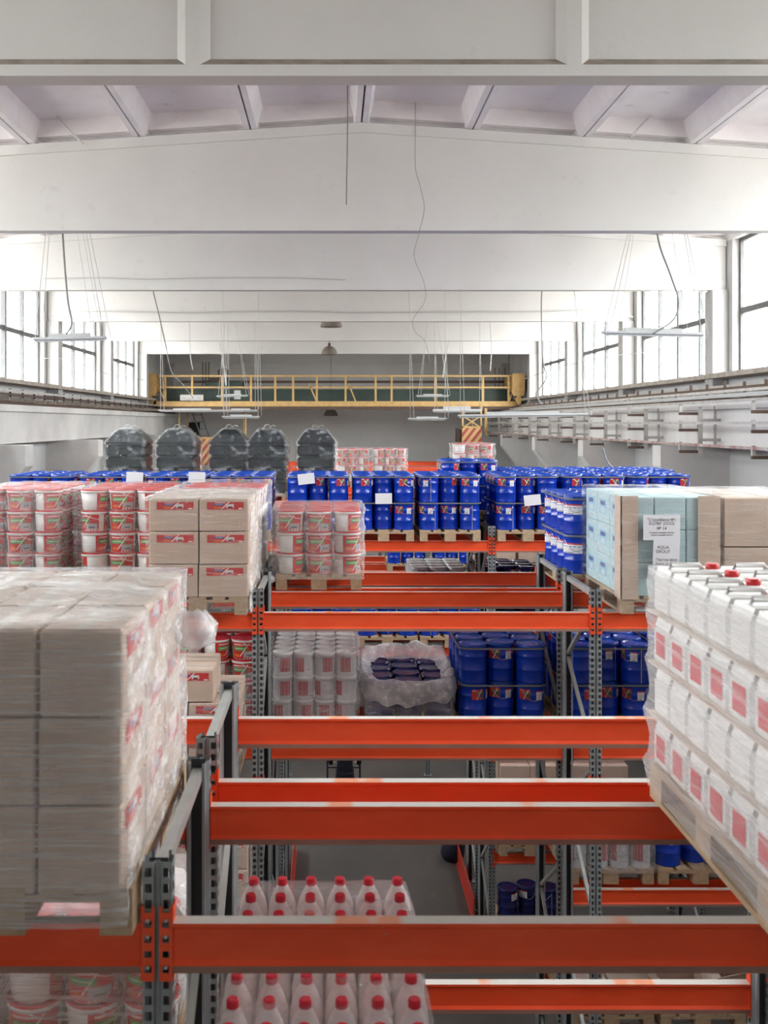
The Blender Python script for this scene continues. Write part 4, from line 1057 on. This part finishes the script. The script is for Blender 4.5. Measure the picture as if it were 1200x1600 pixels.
def tube_lamp(x0,x1,py,Y,label,susp=None,tilt=0,thick=.05):
    r=empty('tube_lamp',(X((x0+x1)/2,Y),Y,Z(py,Y))); tag(r,label,'ceiling lamp')
    L=X(x1,Y)-X(x0,Y); r.rotation_euler=(0,tilt,0)
    link('housing',MB().box(-L/2,L/2,-.05,.05,0,thick*.6,'lamp_white',bev=.01).box(-L*.28,L*.28,-.035,.035,thick*.6,thick*1.3,'lamp_white').mesh('housing'),r)
    link('tube',MB().box(-L/2+.03,L/2-.03,-.02,.02,-.025,0,'lamp_white').mesh('tube'),r)
    if susp:
        tx0,tx1,tp=susp
        for a,b in ((x0+3,tx0),(x1-3,tx1)):
            q=max(1,(zr(X(b,Y))+.31-r.location.z)/max(.1,Z(tp,Y)-r.location.z)); ex=lambda u,v:u+(v-u)*q
            link('suspension_wire',MB().tube([(X(a,Y)-r.location.x,0,.02),(ex(X(a,Y),X(b,Y))-r.location.x,-.0,ex(.02,Z(tp,Y)-r.location.z))],.004+.00012*Y,'cable_w',4).mesh('suspension_wire'),r)
            link('suspension_wire',MB().tube([(X(a,Y)-r.location.x+.09,0,.02),(ex(X(a,Y)+.09,X(b,Y))-r.location.x,.05,ex(.02,Z(tp,Y)-r.location.z))],.004+.00012*Y,'cable_w',4).mesh('suspension_wire'),r)
tube_lamp(52,166,531,14.2,'long white tube lamp hanging at the left, across the windows',(95,112,190),-.02,.07)
tube_lamp(338,388,619,31,'white tube lamp hanging before the crane at left',(352,375,531),-.03)
tube_lamp(248,352,642,26,'long white tube lamp level with the ledge, left',(251,345,500)); tube_lamp(350,402,642,27,'white tube lamp right of the long left lamp',(356,398,500))
tube_lamp(347,406,652,24,'low white tube lamp before the left crane posts',(349,404,497))
tube_lamp(650,702,619,31,'white tube lamp hanging before the crane at right',(665,688,531))
tube_lamp(638,698,655,24,'low white tube lamp right of centre',(640,696,497)); tube_lamp(676,752,643,30,'grey tube lamp behind the low right lamps',(680,750,531),0,.12)
tube_lamp(716,918,650,20,'very long white tube lamp at right by the wall',(722,900,455),-.012,.07)
tube_lamp(940,1100,523,14.2,'long white tube lamp hanging at the right, across the windows',(1020,1030,180),.02,.07)
def dome(px,py,Y,w,label):
    r=empty('dome_lamp',(X(px,Y),Y,Z(py,Y))); tag(r,label,'ceiling lamp'); R=w*Y/F/2
    m=MB(); m.lathe([(R,0),(R*.97,R*.2),(R*.86,R*.5),(R*.66,R*.78),(R*.35,R*.98),(R*.12,R*1.02)],'lamp_grey',24,cap=False); link('shade',m.mesh('shade'),r)
    link('socket',MB().lathe([(R*.14,R*.98),(R*.16,R*1.3),(R*.06,R*1.4)],'brown',12).mesh('socket'),r)
    link('bulb',MB().lathe([(R*.05,R*.8),(R*.2,R*.4),(R*.22,R*.25),(R*.08,R*.08)],'lamp_white',12).mesh('bulb'),r)
    zt=zr(r.location.x)+.33-r.location.z; link('rod',MB().tube([(0,0,R*1.35),(0,0,zt)],.012,'cable',5).mesh('rod'),r)
dome(517.5,511,28.6,34,'brown-grey dome lamp, the nearer and higher of two'); dome(514.5,554,34.6,26,'brown-grey dome lamp, the farther and lower of two')
dome(517,650,42.0,22,'small pale dome lamp just under the crane')
# wires
YW=14.0
wire('electric_cable',[(92,190),(96,240),(96,320),(100,400),(106,470),(112,505),(103,522)],YW,'dark cable dangling at the far left before the windows',.014)
wire('electric_cable',[(1020,180),(1026,240),(1025,330),(1030,380),(1048,430),(1060,470),(1052,500),(1020,522)],YW,'dark cable dangling at the far right before the windows',.014)
wire('electric_cable',[(68,155),(95,190),(130,225)],13.3,'knotted pale cable under the roof at the left',.016,'cable_w')
wire('electric_cable',[(1075,135),(1045,160),(1020,178),(985,215)],13.3,'knotted pale cable under the roof at the right',.018,'cable_w')
wire('electric_cable',[(543,133),(543,200),(541,320)],12.8,'thin straight cable hanging near the ridge',.008)
wire('electric_cable',[(649,200),(649,260),(656,290),(663,325),(655,362)],13.4,'thin crooked wire on the second roof beam',.004)
wire('electric_cable',[(655,362),(647,400),(662,440),(664,470),(645,500),(650,520),(664,533),(672,565)],19.4,'thin crooked wire on the third roof beam',.005)
wire('electric_cable',[(223,364),(230,400),(236,440),(250,500),(260,545)],19.9,'dark cable hanging left, from the second beam to the crane',.013)
wire('electric_cable',[(260,545),(268,580),(285,600),(302,622)],30,'dark cable sagging to the crane at left',.013)
wire('electric_cable',[(848,364),(850,420),(846,470),(848,560),(854,590),(838,615),(847,632)],19.9,'dark cable hanging right, over the windows',.013)
wire('electric_cable',[(293,455),(296,500),(297,550),(301,578)],25.9,'white cable ending in a loop, left',.013,'cable_w')
wire('electric_cable',[(768,452),(766,500),(768,540),(766,580)],25.9,'white cable hanging above the crane, right',.013,'cable_w')
wire('electric_cable',[(340,501),(344,540),(351,580),(353,602)],31.5,'white cable above the left crane lamp',.014,'cable_w')
wire('electric_cable',[(708,501),(700,540),(693,580),(692,590)],31.5,'white cable above the right crane lamp',.014,'cable_w')
wire('electric_cable',[(67,435),(160,434),(225,436),(330,434),(450,434),(540,437)],19.4,'pale conduit along the third roof beam',.010,'cable_w')
wire('electric_cable',[(80,492),(100,487),(160,486),(300,488),(420,486),(560,488),(700,487),(850,486),(955,482),(975,490),(990,496)],25.35,'beige conduit clipped along the fourth roof beam',.020,'cable_w')
wire('electric_cable',[(942,700),(948,720),(962,733),(1000,735),(1022,748),(1030,765)],15.5,'grey cable drooping on the right wall over the drums',.015)
wire('electric_cable',[(67,560),(110,562),(160,582),(225,594)],25,'thin wire across the left windows',.008)
wire('electric_cable',[(815,594),(870,575),(960,556),(1060,545),(1133,526)],24,'thin wire across the right windows',.008)
for i,(a,b,c,d,w) in enumerate(((95,195,145,525,'left'),(100,195,158,525,'left inner'),(1013,230,965,520,'right'),(1022,185,1075,520,'right outer'))):
    tag(link('suspension_wire',MB().tube([px3(a,b,14),px3(c,d,14.2)],.004,'cable_w',4).mesh('suspension_wire')),'fine white lamp wire slanting down, %s'%w,'cable')
# damp patch of crumbled plaster beside the ridge rib is part of the slab texture; a small chunk sits on the beam
# ---------------------------------------------------------------- person and trolley in the passage
def person(x,y,label):
    me=bpy.data.meshes.new('person'); V=[];E=[];R=[]
    def add(p,r,par=None):
        V.append(p);R.append(r)
        if par is not None:E.append((par,len(V)-1))
        return len(V)-1
    pel=add((0,0,.96),(.15,.11)); sp=add((0,.01,1.15),(.14,.10),pel); ch=add((0,.02,1.35),(.17,.115),sp); nk=add((0,.02,1.50),(.065,.06),ch)
    for s in (-1,1):
        h=add((.09*s,0,.90),(.095,.10),pel); k=add((.10*s,-.02,.50),(.065,.07),h); a=add((.11*s,.02,.10),(.045,.05),k); add((.12*s,-.12,.04),(.045,.035),a)
        sh=add((.20*s,.02,1.42),(.06,.06),ch); el=add((.25*s,.08,1.15),(.045,.045),sh); add((.23*s,.28,1.08),(.032,.03),el)
    me.from_pydata(V,E,[]); o=link('person',me,None,(x,y,0)); sk=o.modifiers.new('skin','SKIN')
    for i,r in enumerate(R): me.skin_vertices[0].data[i].radius=r
    me.skin_vertices[0].data[0].use_root=True
    o.modifiers.new('sub','SUBSURF').levels=1; o.modifiers['sub'].render_levels=2
    me.materials.append(M['denim']); tag(o,label,'person')
    hd=MB().lathe([(.03,1.50),(.05,1.54),(.07,1.58),(.078,1.64),(.078,1.69),(.06,1.745),(.02,1.765)],'skin',18); hd.box(-.012,.012,-.095,-.06,1.62,1.66,'skin'); hd.box(-.092,-.07,-.015,.015,1.61,1.66,'skin'); hd.box(.07,.092,-.015,.015,1.61,1.66,'skin')
    hh=link('head',hd.mesh('head'),o); hh.location=(0,.02,0)
    link('hair',MB().lathe([(.082,1.66),(.084,1.70),(.066,1.76),(.02,1.78)],'hair',18).mesh('hair'),o,(0,.03,0))
    for s in (-1,1):
        m=MB().box(-.04,.04,0,.09,-.015,.015,'skin',bev=.01)
        for q in range(4): m.tube([(-.03+.02*q,.085,0),(-.03+.02*q,.125,-.005),(-.03+.02*q,.14+.004*q,-.03)],.0085,'skin',6)
        m.tube([(-.035*s,.03,0),(-.06*s,.07,-.015),(-.05*s,.10,-.03)],.010,'skin',6)
        link('hand',m.mesh('hand'),o,(.23*s,.28,1.08))
    link('belt',MB().lathe([(.155,1.02),(.158,1.06)],'dark',20,cap=False).mesh('belt'),o); o.children[-1].scale=(1,.8,1)
    return o
person(X(539,17.2),17.2,'person in dark navy work trousers walking in the passage, mostly hidden by beams')
tr=empty('hand_trolley',(X(537,17.8),17.8,0)); tag(tr,'dark blue tubular hand trolley in front of the person','trolley')
link('handle_frame',MB().tube([(-.29,0,.2),(-.29,0,1.05),(-.26,0,1.14),(.26,0,1.14),(.29,0,1.05),(.29,0,.2)],.016,'denim',8).mesh('handle_frame'),tr)
link('cross_bar',MB().tube([(-.29,0,.89),(.29,0,.89)],.012,'denim',6).mesh('cross_bar'),tr)
link('platform',MB().box(-.32,.32,0,.9,.17,.21,'denim').mesh('platform'),tr)
for sx in (-.27,.27):
    for sy in (.1,.8): link('wheel',MB().tube([(sx-.02,sy,.08),(sx+.02,sy,.08)],.08,'dark',14).mesh('wheel'),tr)
m=MB().lathe([(.16,0),(.2,.1),(.19,.25),(.1,.4),(.03,.45)],'denim',14); m.v=[tuple(Vector(v)*(1+.15*noise.noise(Vector(v)*6))) for v in m.v]
tag(link('black_bag',m.mesh('black_bag'),None,(X(708,16.1),16.1,0)),'dark slumped bag on the floor by the right guard rail','bag')
